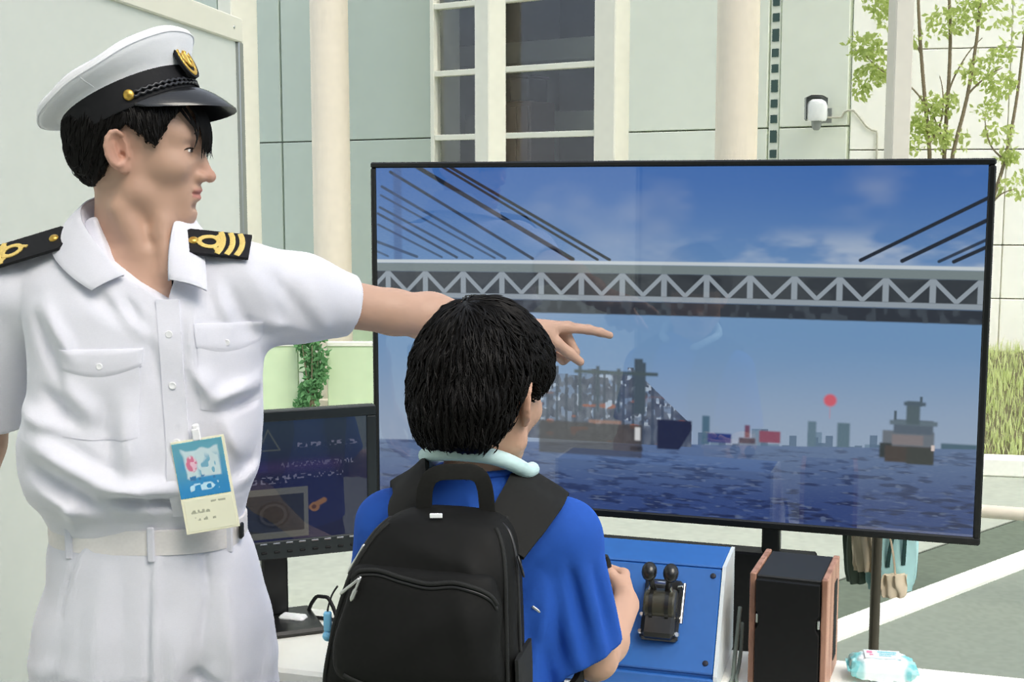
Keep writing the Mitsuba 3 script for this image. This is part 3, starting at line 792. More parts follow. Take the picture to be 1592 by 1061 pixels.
def tbox(x0, x1, y0, y1, z0, z1, r=0.003):
    return box_at([(x0 + x1) / 2, (y0 + y1) / 2, (z0 + z1) / 2], [x1 - x0, y1 - y0, z1 - z0], MT, r)


put(tvk + '__bezel', cat(tbox(0, TW, -0.004, 0.03, tz1 - bz, tz1), tbox(0, TW, -0.004, 0.03, tz0, tz0 + bz * 1.3), tbox(0, bz, -0.004, 0.03, tz0 + bz, tz1 - bz), tbox(TW - bz * 1.1, TW, -0.004, 0.03, tz0 + bz, tz1 - bz)),
    'm_black_plastic', False, 'thin black frame')
scene['m_tv_glass'] = {'type': 'plastic', 'diffuse_reflectance': rgb((36, 38, 40)), 'int_ior': 1.85}
sv = np.array([[bz, 0, tz0 + bz * 1.3], [TW - bz * 1.1, 0, tz0 + bz * 1.3], [TW - bz * 1.1, 0, tz1 - bz], [bz, 0, tz1 - bz]]) @ MT[:3, :3].T + MT[:3, 3]
suv = np.array([[(a - 0) / TW, (b - tz0) / TH] for a, b in ((bz, tz0 + bz * 1.3), (TW - bz * 1.1, tz0 + bz * 1.3), (TW - bz * 1.1, tz1 - bz), (bz, tz1 - bz))])
put(tvk + '__screen', (sv, np.array([[0, 1, 2], [0, 2, 3]])), 'm_tv_glass', False, 'lit screen with a bridge, cranes, ships and blue water', uv=suv,
    emitter={'type': 'area', 'radiance': mikit.proc(tv_picture)})
put(tvk + '__back_cover', cat(tbox(0.004, TW - 0.004, 0.03, 0.045, tz0 + 0.004, tz1 - 0.004, 0.004), tbox(0.2, TW - 0.2, 0.045, 0.075, tz0 + 0.03, tz0 + 0.42, 0.01)), 'm_black_matte', False)
for dx in (0.385, 0.835):
    put(tvk + '__pole', tbox(dx - 0.018, dx + 0.018, 0.082, 0.117, 0.765, 1.35, 0.003), 'm_black_plastic', False)
put(tvk + '__mount', cat(tbox(0.36, 0.86, 0.074, 0.082, 1.12, 1.18), tbox(0.36, 0.86, 0.074, 0.082, 1.28, 1.34)), 'm_black_plastic', False)
put(tvk + '__stand_cabinet', tbox(0.30, 0.925, 0.072, 0.125, 0.10, 0.765, 0.004), 'm_black_matte', False, 'black cabinet of the television stand')
put(tvk + '__stand_foot', cat(tbox(0.26, 0.90, 0.02, 0.36, 0.03, 0.10, 0.006)), 'm_black_matte', False)
for a in (0.29, 0.87):
    for b in (0.05, 0.33):
        w_ = lathe([(0, -0.012), (0.014, -0.012), (0.015, -0.006), (0.015, 0.006), (0.014, 0.012), (0, 0.012)], 18)
        put(tvk + '__castor', xf(w_, MT @ frame([a, b, 0.0155], [1, 0, 0], z=[0, 1, 0])), 'm_black_plastic', 30)

# ================================================================ TABLE
t0 = np.array([-0.50, 2.432, 0.0]); td = np.array([0.9605, -0.2783, 0.0])
MB_ = frame(t0, td, z=[0, 0, 1])             # x along the back edge, y away from the viewer; the top lies at y -DEP..0
TLEN, DEP, TZ = 1.75, 0.308, 0.70


def dbox(x0, x1, y0, y1, z0, z1, r=0.003, seg=1):
    return box_at([(x0 + x1) / 2, (y0 + y1) / 2, (z0 + z1) / 2], [x1 - x0, y1 - y0, z1 - z0], MB_, r, seg)


name('table', 'long narrow white folding table carrying the console, monitor and speaker', 'table')
put('table__top', dbox(0, TLEN, -DEP, 0, TZ - 0.028, TZ, 0.006), 'm_table_top', False, 'white table top')
put('table__apron', cat(dbox(0.05, TLEN - 0.05, -0.035, -0.015, TZ - 0.07, TZ - 0.028), dbox(0.05, TLEN - 0.05, -DEP + 0.015, -DEP + 0.035, TZ - 0.07, TZ - 0.028)), 'm_table_leg', False)
for a in (0.1, TLEN - 0.1):
    for b in (-0.04, -DEP + 0.04):
        q = MB_[:3, :3] @ np.array([a, b, 0]) + MB_[:3, 3]
        put('table__leg', tube([q, q + [0, 0, TZ - 0.03]], 0.014, 14), 'm_table_leg', 30)

# ================================================================ CONSOLE with throttle and stick
def tloc(X, Y):
    """table coordinates of a world point"""
    q = MB_[:3, :3].T @ (np.array([X, Y, 0]) - MB_[:3, 3]); return q[0], q[1]


cx1, cyb = tloc(0.387, 2.178); cx0 = cx1 - 0.50
prof = [(cyb, TZ + 0.004), (cyb, 0.88), (cyb - 0.122, 0.88), (cyb - 0.222, TZ + 0.03), (cyb - 0.222, TZ + 0.004)]        # (y, z)
ck = 'ship_console'
name(ck, 'blue ship control console on the white table with a lever unit on its sloping front', 'control console')


def cprism(x0, x1, poly):
    m = prism(poly, x1 - x0)                 # xy = (y, z), extruded along +z -> x
    M = np.eye(4); M[:3, 0], M[:3, 1], M[:3, 2] = [0, 1, 0], [0, 0, 1], [1, 0, 0]; M[:3, 3] = [x0, 0, 0]
    m.apply_transform(M); return xf(m, MB_)


pf = sg.Polygon(prof)
put(ck + '__body', cprism(cx0 + 0.006, cx1 - 0.006, pf.buffer(-0.004)), 'm_console_blue', False)
put(ck + '__side_panel', cprism(cx1 - 0.006, cx1, pf.buffer(0.002, join_style=2)), 'm_console_side', False, 'pale silver right side panel')
put(ck + '__side_panel', cprism(cx0, cx0 + 0.006, pf.buffer(0.002, join_style=2)), 'm_console_side', False, 'pale silver left side panel')
put(ck + '__top_plate', dbox(cx0 + 0.006, cx1 - 0.006, cyb - 0.124, cyb + 0.001, 0.877, 0.882, 0.002), 'm_console_blue', False, 'blue top plate')
# sloping front plate frame: x right, y up the slope, z out
fa = np.array([0, cyb - 0.222, TZ + 0.03]); fb = np.array([0, cyb - 0.122, 0.88])
up = (fb - fa) / np.linalg.norm(fb - fa); SL = float(np.linalg.norm(fb - fa))
MFc = MB_ @ frame(fa, [1, 0, 0], y=up)       # local z points out towards the viewer
put(ck + '__front_plate', xf(box_at([(cx0 + cx1) / 2, SL / 2, -0.001], [cx1 - cx0 - 0.014, SL - 0.006, 0.006], None, 0.002), MFc), 'm_console_blue', False, 'blue sloping front plate')
put(ck + '__front_lip', dbox(cx0 + 0.006, cx1 - 0.006, cyb - 0.226, cyb - 0.218, TZ + 0.003, TZ + 0.026, 0.002), 'm_console_blue', False)
for x in (cx0 + 0.022, cx1 - 0.020):
    for y in (0.02, SL - 0.016):
        put(ck + '__screw', xf(cat(lathe([(0, 0), (0.0048, 0), (0.0042, 0.0022), (0, 0.003)], 14)), MFc @ frame([x, y, 0.002], [1, 0, 0], y=[0, 1, 0])), 'm_screw', 30)
# lever unit
tx = cx1 - 0.098; ty = SL * 0.60
MTh = MFc @ frame([tx, ty, 0.002], [1, 0, 0], y=[0, 1, 0])


def hbox(c, s, r=0.003, seg=1):
    return box_at(c, s, MTh, r, seg)


tk = ck + '__lever_unit'
put(tk, cat(hbox([0, -0.01, 0.006], [0.062, 0.102, 0.012], 0.004), hbox([0, -0.035, 0.018], [0.054, 0.05, 0.024], 0.006)), 'm_throttle', False, 'black engine lever unit with chrome guard')
put(tk + '__drum', xf(lathe([(0, -0.025), (0.024, -0.025), (0.026, -0.022), (0.026, 0.022), (0.024, 0.025), (0, 0.025)], 36), MTh @ frame([0, -0.004, 0.018], [0, 1, 0], z=[1, 0, 0])), 'm_throttle_drum', 30, 'dark bronze drum')
put(tk + '__collar', xf(lathe([(0.0265, -0.003), (0.029, -0.003), (0.029, 0.003), (0.0265, 0.003)], 36), MTh @ frame([-0.013, -0.004, 0.018], [0, 1, 0], z=[1, 0, 0])), 'm_throttle', 30)
put(tk + '__collar', xf(lathe([(0.0265, -0.003), (0.029, -0.003), (0.029, 0.003), (0.0265, 0.003)], 36), MTh @ frame([0.013, -0.004, 0.018], [0, 1, 0], z=[1, 0, 0])), 'm_throttle', 30)
for s in (-1, 1):
    put(tk + '__lever', xf(cat(tube(curve([(s * 0.010, 0.010, 0.028), (s * 0.014, 0.024, 0.046), (s * 0.017, 0.034, 0.058)], 12), 0.005, 12),
                               xf(trimesh.creation.icosphere(3, 1.0), np.diag([0.0125, 0.016, 0.012, 1]) @ np.eye(4)).apply_translation([s * 0.0175, 0.037, 0.060])), MTh), 'm_throttle', 40, 'black lever with rounded knob')
put(tk + '__yoke', xf(tube(curve([(-0.018, 0.012, 0.034), (-0.01, 0.024, 0.044), (0.01, 0.024, 0.044), (0.018, 0.012, 0.034)], 16), 0.0035, 10), MTh), 'm_steel', 30, 'chrome yoke')
put(tk + '__guard', xf(cat(tube([(0.036, 0.032, 0.024), (0.036, -0.034, 0.024)], 0.0032, 12), tube([(0.027, -0.026, 0.018), (0.036, -0.026, 0.024)], 0.004, 10), tube([(0.027, 0.026, 0.018), (0.036, 0.026, 0.024)], 0.004, 10)), MTh), 'm_steel', 30, 'chrome guard bar')
for sx, sy in ((-0.03, -0.022), (-0.03, -0.05), (0.03, -0.05)):
    put(tk + '__bolt', xf(lathe([(0, 0), (0.0042, 0), (0.0042, 0.004), (0.003, 0.006), (0, 0.006)], 12), MTh @ frame([sx, sy, 0.012], [1, 0, 0], y=[0, 1, 0])), 'm_steel', 30)
# the stick in the boy's hand: a boot on the top plate and a lever
STICK = np.array([0.128, 2.085, 0.90])
SK0, SK1, SK2 = np.array([.1545, 2.082, .800]), np.array([.1515, 1.996, .872]), np.array([.147, 1.968, .928])
put(ck + '__stick', tube(curve([SK0, SK0 * .5 + SK1 * .5 + [0, 0, -.004], SK1, SK2], 20), np.r_[np.full(14, 0.0065), np.linspace(0.0075, 0.0085, 4), 0.007, 0.004], 14), 'm_black_plastic', 40, 'short black control stick held by the boy')
put(ck + '__stick__boot', xf(lathe([(0, 0), (0.022, 0), (0.021, 0.005), (0.016, 0.009), (0.015, 0.013), (0.010, 0.018), (0.0, 0.02)], 24), MFc @ frame([tloc(.1545, 2.082)[0], SL * 0.47, 0.002], [1, 0, 0], y=[0, 1, 0])), 'm_black_matte', 30)

# ================================================================ SPEAKER
sp0 = np.array([0.381, 2.003, 0]); su = np.array([0.934, -0.358, 0]); MS = frame(sp0, su, z=[0, 0, 1])


def sbox(x0, x1, y0, y1, z0, z1, r=0.002):
    return box_at([(x0 + x1) / 2, (y0 + y1) / 2, (z0 + z1) / 2], [x1 - x0, y1 - y0, z1 - z0], MS, r)


SW, SD, SZ0, SZ1 = 0.123, 0.150, TZ + 0.004, 0.890
name('desktop_speaker', 'black desktop speaker with reddish wooden sides standing right of the blue console', 'speaker')
put('desktop_speaker__cabinet', sbox(0.010, SW - 0.010, 0.004, SD, SZ0, SZ1 - 0.003), 'm_speaker_top', False, 'dark grey cabinet')
put('desktop_speaker__wood_side', sbox(0, 0.010, 0, SD, SZ0, SZ1, 0.0015), 'm_wood', False, 'reddish wooden side')
put('desktop_speaker__wood_side', sbox(SW - 0.010, SW, 0, SD, SZ0, SZ1, 0.0015), 'm_wood', False, 'reddish wooden side')
gp = sg.Polygon([(0.012, SZ0 + 0.002), (SW - 0.012, SZ0 + 0.002), (SW - 0.012, 0.80), (SW - 0.017, 0.808), (SW - 0.017, 0.825), (SW - 0.012, 0.833), (SW - 0.012, 0.882), (0.012, 0.882), (0.012, 0.833), (0.017, 0.825), (0.017, 0.808), (0.012, 0.80)])
g = prism(gp, 0.012); g.apply_transform(np.array([[1, 0, 0, 0], [0, 0, 1, -0.010], [0, 1, 0, 0], [0, 0, 0, 1.0]])); g.invert()
put('desktop_speaker__grille', xf(g, MS), 'm_speaker_black', False, 'black cloth grille')
for x in (0.0135, SW - 0.0135):
    put('desktop_speaker__grille_clip', sbox(x - 0.0022, x + 0.0022, -0.003, 0.003, 0.809, 0.824, 0.001), 'm_steel', False)
put('desktop_speaker__port', sbox(SW - 0.001, SW + 0.001, 0.085, 0.12, 0.73, 0.86, 0.0005), 'm_black_matte', False, 'dark recessed strip in the wooden side')
for a in (0.02, SW - 0.02):
    for b in (0.02, SD - 0.02):
        put('desktop_speaker__foot', xf(lathe([(0, 0), (0.008, 0), (0.008, 0.0045), (0, 0.0045)], 14), MS @ frame([a, b, TZ], [1, 0, 0], z=[0, 0, 1])), 'm_black_matte', 30)

# ================================================================ MONITOR on the left
ml = np.array([-0.585, 2.215, 0]); mr = np.array([-0.252, 2.345, 0]); mu = (mr - ml) / np.linalg.norm(mr - ml); MW = float(np.linalg.norm(mr - ml))
MM = frame(ml, mu, z=[0, 0, 1]); mz0, mz1 = 0.833, 1.105


def mbox(x0, x1, y0, y1, z0, z1, r=0.002):
    return box_at([(x0 + x1) / 2, (y0 + y1) / 2, (z0 + z1) / 2], [x1 - x0, y1 - y0, z1 - z0], MM, r)


sc0, sc1, sd0, sd1 = 0.018, MW - 0.018, 0.866, 1.086


def monitor_picture(p, n, uv):
    """dark blue status page: a triangle outline, lines of small marks, a framed picture of a round dial, an orange arrow"""
    u, v = uv.x, uv.y
    x, y = u * 1.38, v
    c = mikit.mix(sRGB(22, 28, 74), sRGB(44, 62, 84), mikit.smoothstep(0.45, 0.95, v))
    tri = dr.maximum(dr.maximum(seg(x, y, 0.60, 0.93, 0.53, 0.76, 0.006, 0.004), seg(x, y, 0.60, 0.93, 0.69, 0.76, 0.006, 0.004)), seg(x, y, 0.53, 0.76, 0.69, 0.76, 0.006, 0.004))
    c = mikit.mix(c, sRGB(104, 112, 104), tri * 0.55)
    for k, (v0, a, b, s) in enumerate(((0.79, 0.60, 0.95, 30), (0.63, 0.50, 0.93, 60), (0.53, 0.34, 0.86, 44), (0.50, 0.30, 0.55, 30))):
        m = mikit.smoothstep(0.6, 0.7, mikit.noise(u * s * 2.2, v * 60, k * 3.0)) * boxm(u, v, a, b, v0 - 0.02, v0 + 0.02)
        c = mikit.mix(c, sRGB(150, 150, 180), m * 0.5)
    c = mikit.mix(c, sRGB(72, 50, 110), boxm(u, v, 0.33, 0.85, 0.57, 0.66, 0.03) * 0.5)
    c = mikit.mix(c, sRGB(102, 104, 98), boxm(u, v, 0.28, 0.655, 0.02, 0.44))
    c = mikit.mix(c, sRGB(36, 40, 46), boxm(u, v, 0.305, 0.63, 0.075, 0.385))
    ex, ey = (u - 0.455) * 1.38, (v - 0.22)
    d = dr.sqrt(ex * ex + ey * ey * 1.3)
    c = mikit.mix(c, sRGB(18, 20, 24), (1 - mikit.smoothstep(0.12, 0.135, d)) * boxm(u, v, 0.305, 0.63, 0.075, 0.385))
    c = mikit.mix(c, sRGB(52, 52, 54), (1 - mikit.smoothstep(0.008, 0.016, dr.abs(d - 0.095))) * boxm(u, v, 0.305, 0.63, 0.075, 0.385))
    ar = dr.maximum(seg(x, y, 0.93, 0.26, 1.03, 0.31, 0.022, 0.008), 1 - mikit.smoothstep(0.035, 0.045, dr.sqrt((x - 0.955) ** 2 + (y - 0.26) ** 2)))
    c = mikit.mix(c, sRGB(148, 100, 48), ar)
    c = mikit.mix(c, sRGB(90, 52, 20), 1 - mikit.smoothstep(0.014, 0.022, dr.sqrt((x - 0.95) ** 2 + (y - 0.26) ** 2)))
    g = mi.luminance(c)
    return mikit.mix(mi.Color3f(g), c, 0.85) * (TVG * 0.62)


name('monitor', 'small black desktop monitor between officer and boy, showing a dark blue page', 'monitor')
put('monitor__bezel', cat(mbox(0, MW, -0.004, 0.02, sd1, mz1), mbox(0, sc0, -0.004, 0.02, sd0, sd1), mbox(sc1, MW, -0.004, 0.02, sd0, sd1), mbox(0, MW, -0.004, 0.02, mz0, sd0)), 'm_dark_bezel', False, 'dark grey bezel')
put('monitor__back_cover', cat(mbox(0.002, MW - 0.002, 0.02, 0.035, mz0 + 0.002, mz1 - 0.002, 0.004), mbox(0.07, MW - 0.07, 0.035, 0.055, 0.86, 1.05, 0.008)), 'm_black_matte', False)
mv = np.array([[sc0, 0, sd0], [sc1, 0, sd0], [sc1, 0, sd1], [sc0, 0, sd1]]) @ MM[:3, :3].T + MM[:3, 3]
put('monitor__screen', (mv, np.array([[0, 1, 2], [0, 2, 3]])), 'm_tv_glass', False, 'lit screen with a dark blue page and a framed dial', uv=np.array([[0, 0], [1, 0], [1, 1], [0, 1.0]]),
    emitter={'type': 'area', 'radiance': mikit.proc(monitor_picture)})
for i in range(9):
    x = 0.115 + i * 0.0235
    put('monitor__indicator', mbox(x, x + 0.013, -0.0065, -0.0035, sd0 - 0.006, sd0 - 0.0025, 0.0008), 'm_steel', False)
    put('monitor__button', mbox(x + 0.002, x + 0.012, -0.0065, -0.0035, sd0 - 0.022, sd0 - 0.018, 0.0008), 'm_black_matte', False)
put('monitor__neck', mbox(0.150, 0.198, 0.045, 0.068, TZ + 0.010, 0.90, 0.004), 'm_black_plastic', False, 'black stand neck')
put('monitor__foot', mbox(0.075, 0.245, -0.055, 0.085, TZ, TZ + 0.012, 0.005), 'm_black_plastic', False, 'flat black foot')

# ================================================================ SMALL THINGS ON AND BEHIND THE TABLE
cz = TZ + 0.004
put('black_cable', tube(curve([(-0.44, 2.340, cz), (-0.415, 2.352, cz), (-0.387, 2.350, cz + 0.003), (-0.377, 2.348, cz + 0.022), (-0.364, 2.345, cz + 0.036), (-0.348, 2.340, cz + 0.036), (-0.336, 2.335, cz + 0.02), (-0.326, 2.33, cz), (-0.30, 2.32, cz), (-0.25, 2.315, cz), (-0.2, 2.305, cz)], 60), 0.0036, 8),
    'm_cable', True, 'thin black cable looping up from the table behind the backpack', 'cable')
put('black_cable', tube(curve([(-0.425, 2.322, cz), (-0.40, 2.333, cz), (-0.37, 2.33, cz), (-0.33, 2.316, cz), (-0.29, 2.304, cz), (-0.22, 2.285, cz)], 40), 0.0036, 8),
    'm_cable', True, 'straight black cable lying flat on the table beside the cable loop', 'cable')
put('power_adapter', cat(xf(rbox([0.05, 0.026, 0.018], 0.004), frame([-0.405, 2.305, TZ + 0.009], [0.96, -0.28, 0], z=[0, 0, 1]))), 'm_lamp_white', False, 'small white power adapter lying on the table by the monitor foot', 'adapter')
put('power_adapter__cable', tube(curve([(-0.38, 2.298, TZ + 0.008), (-0.35, 2.29, cz), (-0.31, 2.285, cz), (-0.26, 2.272, cz)], 20), 0.003, 8), 'm_lamp_white', True)
put('grey_cable', tube(curve([(0.384, 2.10, TZ + 0.10), (0.377, 2.075, TZ + 0.075), (0.368, 2.05, TZ + 0.03), (0.362, 2.03, cz), (0.352, 2.0, cz), (0.345, 1.96, cz), (0.348, 1.925, cz), (0.350, 1.905, cz)], 50), 0.0035, 8),
    'm_cable_grey', True, 'thin grey cable hanging down the side of the blue console', 'cable')
put('grey_cable', tube(curve([(0.390, 2.11, TZ + 0.07), (0.384, 2.08, TZ + 0.04), (0.374, 2.05, cz + 0.006), (0.366, 2.02, cz + 0.001), (0.362, 1.98, cz), (0.366, 1.94, cz), (0.372, 1.905, cz)], 50), 0.003, 8),
    'm_cable_grey', True, 'second grey cable curling onto the table between console and speaker', 'cable')

# wet wipes pouch: a soft pillow pack with crimped ends and a resealable label
wm = frame([0.607, 2.035, TZ + 0.001], [0.985, -0.17, 0], z=[0, 0, 1])
W_, D_, H_ = 0.112, 0.062, 0.040
gu, gv_ = np.meshgrid(np.linspace(-1, 1, 61), np.linspace(-1, 1, 31), indexing='ij')


def pillow(sign):
    e = np.clip(1 - np.abs(gu) ** 3.2, 0, 1) ** 0.6 * np.clip(1 - np.abs(gv_) ** 4, 0, 1) ** 0.55
    wr = 0.0022 * np.sin(gu * 26 + gv_ * 5) * np.clip(np.abs(gu) - 0.55, 0, 1) * 2 + 0.0012 * (meshkit.noise(np.stack([gu * 9, gv_ * 7, gu * 0 + sign], -1)) - 0.5) * 4
    zz = H_ * 0.5 + sign * (H_ * 0.5 * e) + wr * (e > 0)
    zz = np.where(np.abs(gu) > 0.93, H_ * 0.5 + 0.0025 * np.sin(gv_ * 30), zz)
    return np.stack([gu * W_ / 2, gv_ * D_ / 2 * (1 - 0.05 * np.abs(gu)), zz], -1)


i, j = np.meshgrid(np.arange(60), np.arange(30), indexing='ij'); k = i * 31 + j
q = np.stack([k, k + 31, k + 32, k + 1], -1).reshape(-1, 4)
vt, vb = pillow(1).reshape(-1, 3), pillow(-1).reshape(-1, 3)
vv = np.vstack([vt, vb]); ff = np.vstack([q, q[:, ::-1] + len(vt)])


def wipes_col(p, n, uv):
    q_ = (p.x - 0.607) * 0.985 - (p.y - 2.035) * 0.17
    a = mikit.smoothstep(0.030, 0.040, dr.abs(q_ - 0.004 * dr.sin(p.y * 160)))
    b = mikit.smoothstep(0.45, 0.6, mikit.noise(p.x * 120, p.y * 120, p.z * 60))
    c = mikit.mix(lin((236, 246, 248)), lin((126, 200, 204)), a)
    return mikit.mix(c, lin((196, 232, 232)), b * 0.5 * a)


mat('m_wipes', mikit.proc(wipes_col), 0.35, 0.5)
mat('m_wipes_label', (232, 246, 250), 0.3, 0.5)
mat('m_wipes_pink', (226, 150, 178), 0.4, 0.4)
mat('m_wipes_aqua', (140, 206, 220), 0.4, 0.4)
put('wipes_pouch', xf(trimesh.Trimesh(vv, np.vstack([ff[:, [0, 1, 2]], ff[:, [0, 2, 3]]]), process=False), wm), 'm_wipes', True, 'white and aqua soft pouch of wet wipes lying on the table right of the speaker', 'wipes pouch')
put('wipes_pouch__label', xf(box_at([0.0, 0.0, H_ + 0.0008], [0.058, 0.036, 0.002], None, 0.0009), wm), 'm_wipes_label', False, 'pale resealable label')
for (x, y, sx, sy, m) in ((-0.020, 0.006, 0.009, 0.010, 'm_wipes_pink'), (-0.018, -0.006, 0.006, 0.006, 'm_wipes_pink'), (0.008, 0.008, 0.030, 0.005, 'm_wipes_aqua'), (0.008, -0.001, 0.026, 0.004, 'm_wipes_aqua'), (0.004, -0.009, 0.020, 0.003, 'm_wipes_aqua')):
    put('wipes_pouch__print', xf(box_at([x, y, H_ + 0.0021], [sx, sy, 0.0006], None, 0.0002), wm), m, False)

# thin stand with things hanging from it behind the television's lower right corner
SP = np.array([0.757, 2.60, 0.0])
name('pole_stand', 'thin brown metal stand behind the table, hung with a pale aqua tote bag', 'stand')
put('pole_stand__pole', tube([SP + [0, 0, 0.02], SP + [0, 0, 1.25]], 0.0105, 16), 'm_stand_pole', 30)
put('pole_stand__base', xf(lathe([(0, 0), (0.11, 0), (0.11, 0.008), (0.03, 0.022), (0.0, 0.022)], 40), frame(SP, [1, 0, 0], z=[0, 0, 1])), 'm_stand_pole', 30)
put('pole_stand__hook', tube(curve([SP + [0, 0.010, 0.90], SP + [0.02, 0.035, 0.905], SP + [0.045, 0.045, 0.895], SP + [0.06, 0.045, 0.90]], 16), 0.004, 8), 'm_stand_pole', 30)


def softbag(c, w_, d_, h, seed, taper=0.85, n=(40, 24)):
    """a limp cloth bag: rounded rectangular section, folds deepening towards the bottom"""
    L = []
    for kz, t in enumerate(np.linspace(0, 1, n[1])):
        a = np.linspace(0, 2 * np.pi, n[0], endpoint=False)
        ww = w_ / 2 * (taper + (1 - taper) * math.sin(math.pi * min(1, t * 0.9 + 0.1)) ) * (1 if t > 0.06 else 0.9)
        ddp = d_ / 2 * (0.35 + 0.65 * math.sin(math.pi * (0.55 - 0.45 * t) ** 1.0))
        r = (np.abs(np.cos(a)) ** 4 + np.abs(np.sin(a)) ** 4) ** (-0.25)
        x = ww * r * np.cos(a); y = ddp * r * np.sin(a)
        wob = 0.007 * (meshkit.noise(np.stack([np.cos(a) * 2.2 + 5 + seed, np.sin(a) * 2.2 + 5, a * 0 + t * 1.6], -1)) - 0.5) * 2 + 0.003 * np.sin(a * 7 + t * 3 + seed)
        L.append(np.stack([c[0] + x + wob, c[1] + y + wob, c[2] + h * t + 0 * a], 1))
    return rings(L)


put('tote_bag', softbag((0.808, 2.665, 0.655), 0.105, 0.06, 0.21, 1), 'm_tote', 40, 'pale aqua tote bag hanging from the thin stand under the television corner', 'bag')
put('tote_bag__handle', ribbon(curve([(0.790, 2.632, 0.71), (0.796, 2.628, 0.77), (0.815, 2.63, 0.83), (0.822, 2.645, 0.895)], 20), np.array([0, -1, 0]), 0.008, 0.003), 'm_tote_strap', 30, 'dark green cord handle')
put('tote_bag__handle', ribbon(curve([(0.822, 2.630, 0.715), (0.823, 2.628, 0.77), (0.822, 2.63, 0.83), (0.820, 2.645, 0.895)], 20), np.array([0, -1, 0]), 0.008, 0.003), 'm_tote_strap', 30, 'dark green cord handle')
put('beige_pouch', softbag((0.742, 2.645, 0.700), 0.045, 0.04, 0.14, 4, 0.7), 'm_tote_beige', 40, 'beige pouch hanging on the left side of the thin stand', 'pouch')
put('beige_pouch__strap', ribbon(curve([(0.742, 2.64, 0.84), (0.746, 2.63, 0.88), (0.755, 2.613, 0.91)], 12), np.array([0, -1, 0]), 0.007, 0.003), 'm_tote_beige', 30)
put('green_pouch', softbag((0.745, 2.70, 0.660), 0.055, 0.045, 0.20, 8, 0.6), 'm_tote_green', 40, 'dark grey-green bag hanging behind the beige pouch on the thin stand', 'bag')
put('green_pouch__strap', ribbon(curve([(0.745, 2.695, 0.855), (0.75, 2.66, 0.89), (0.754, 2.612, 0.915)], 12), np.array([0, -1, 0]), 0.007, 0.003), 'm_tote_green', 30)
put('small_pouch', softbag((0.800, 2.612, 0.655), 0.05, 0.03, 0.045, 12, 0.9), 'm_tote_beige', 40, 'small rumpled beige pouch at the bottom front of the aqua tote bag', 'pouch')
put('small_pouch__strap', ribbon(curve([(0.80, 2.61, 0.699), (0.79, 2.605, 0.76), (0.772, 2.606, 0.83), (0.760, 2.612, 0.90)], 12), np.array([0, -1, 0]), 0.004, 0.002), 'm_tote_beige', 30)


# ================================================================ PEOPLE: shared builders
mat('m_skin', {'type': 'mesh_attribute', 'name': 'vertex_color'}, 0.48, 0.45)
mat('m_hair', grain((13, 11, 10), 0.25, 500, 0.1, 30), 0.5, 0.14)
mat('m_eye_white', (226, 222, 216), 0.15, 0.5)
mat('m_iris', (34, 24, 20), 0.1, 0.6)
mat('m_brow', (36, 28, 25), 0.7, 0.2)


def Rz(a):
    c, s = math.cos(a), math.sin(a); return np.array([[c, -s, 0], [s, c, 0], [0, 0, 1.0]])


def Ry(a):
    c, s = math.cos(a), math.sin(a); return np.array([[c, 0, s], [0, 1, 0], [-s, 0, c]])


def Rx(a):
    c, s = math.cos(a), math.sin(a); return np.array([[1, 0, 0], [0, c, -s], [0, s, c]])


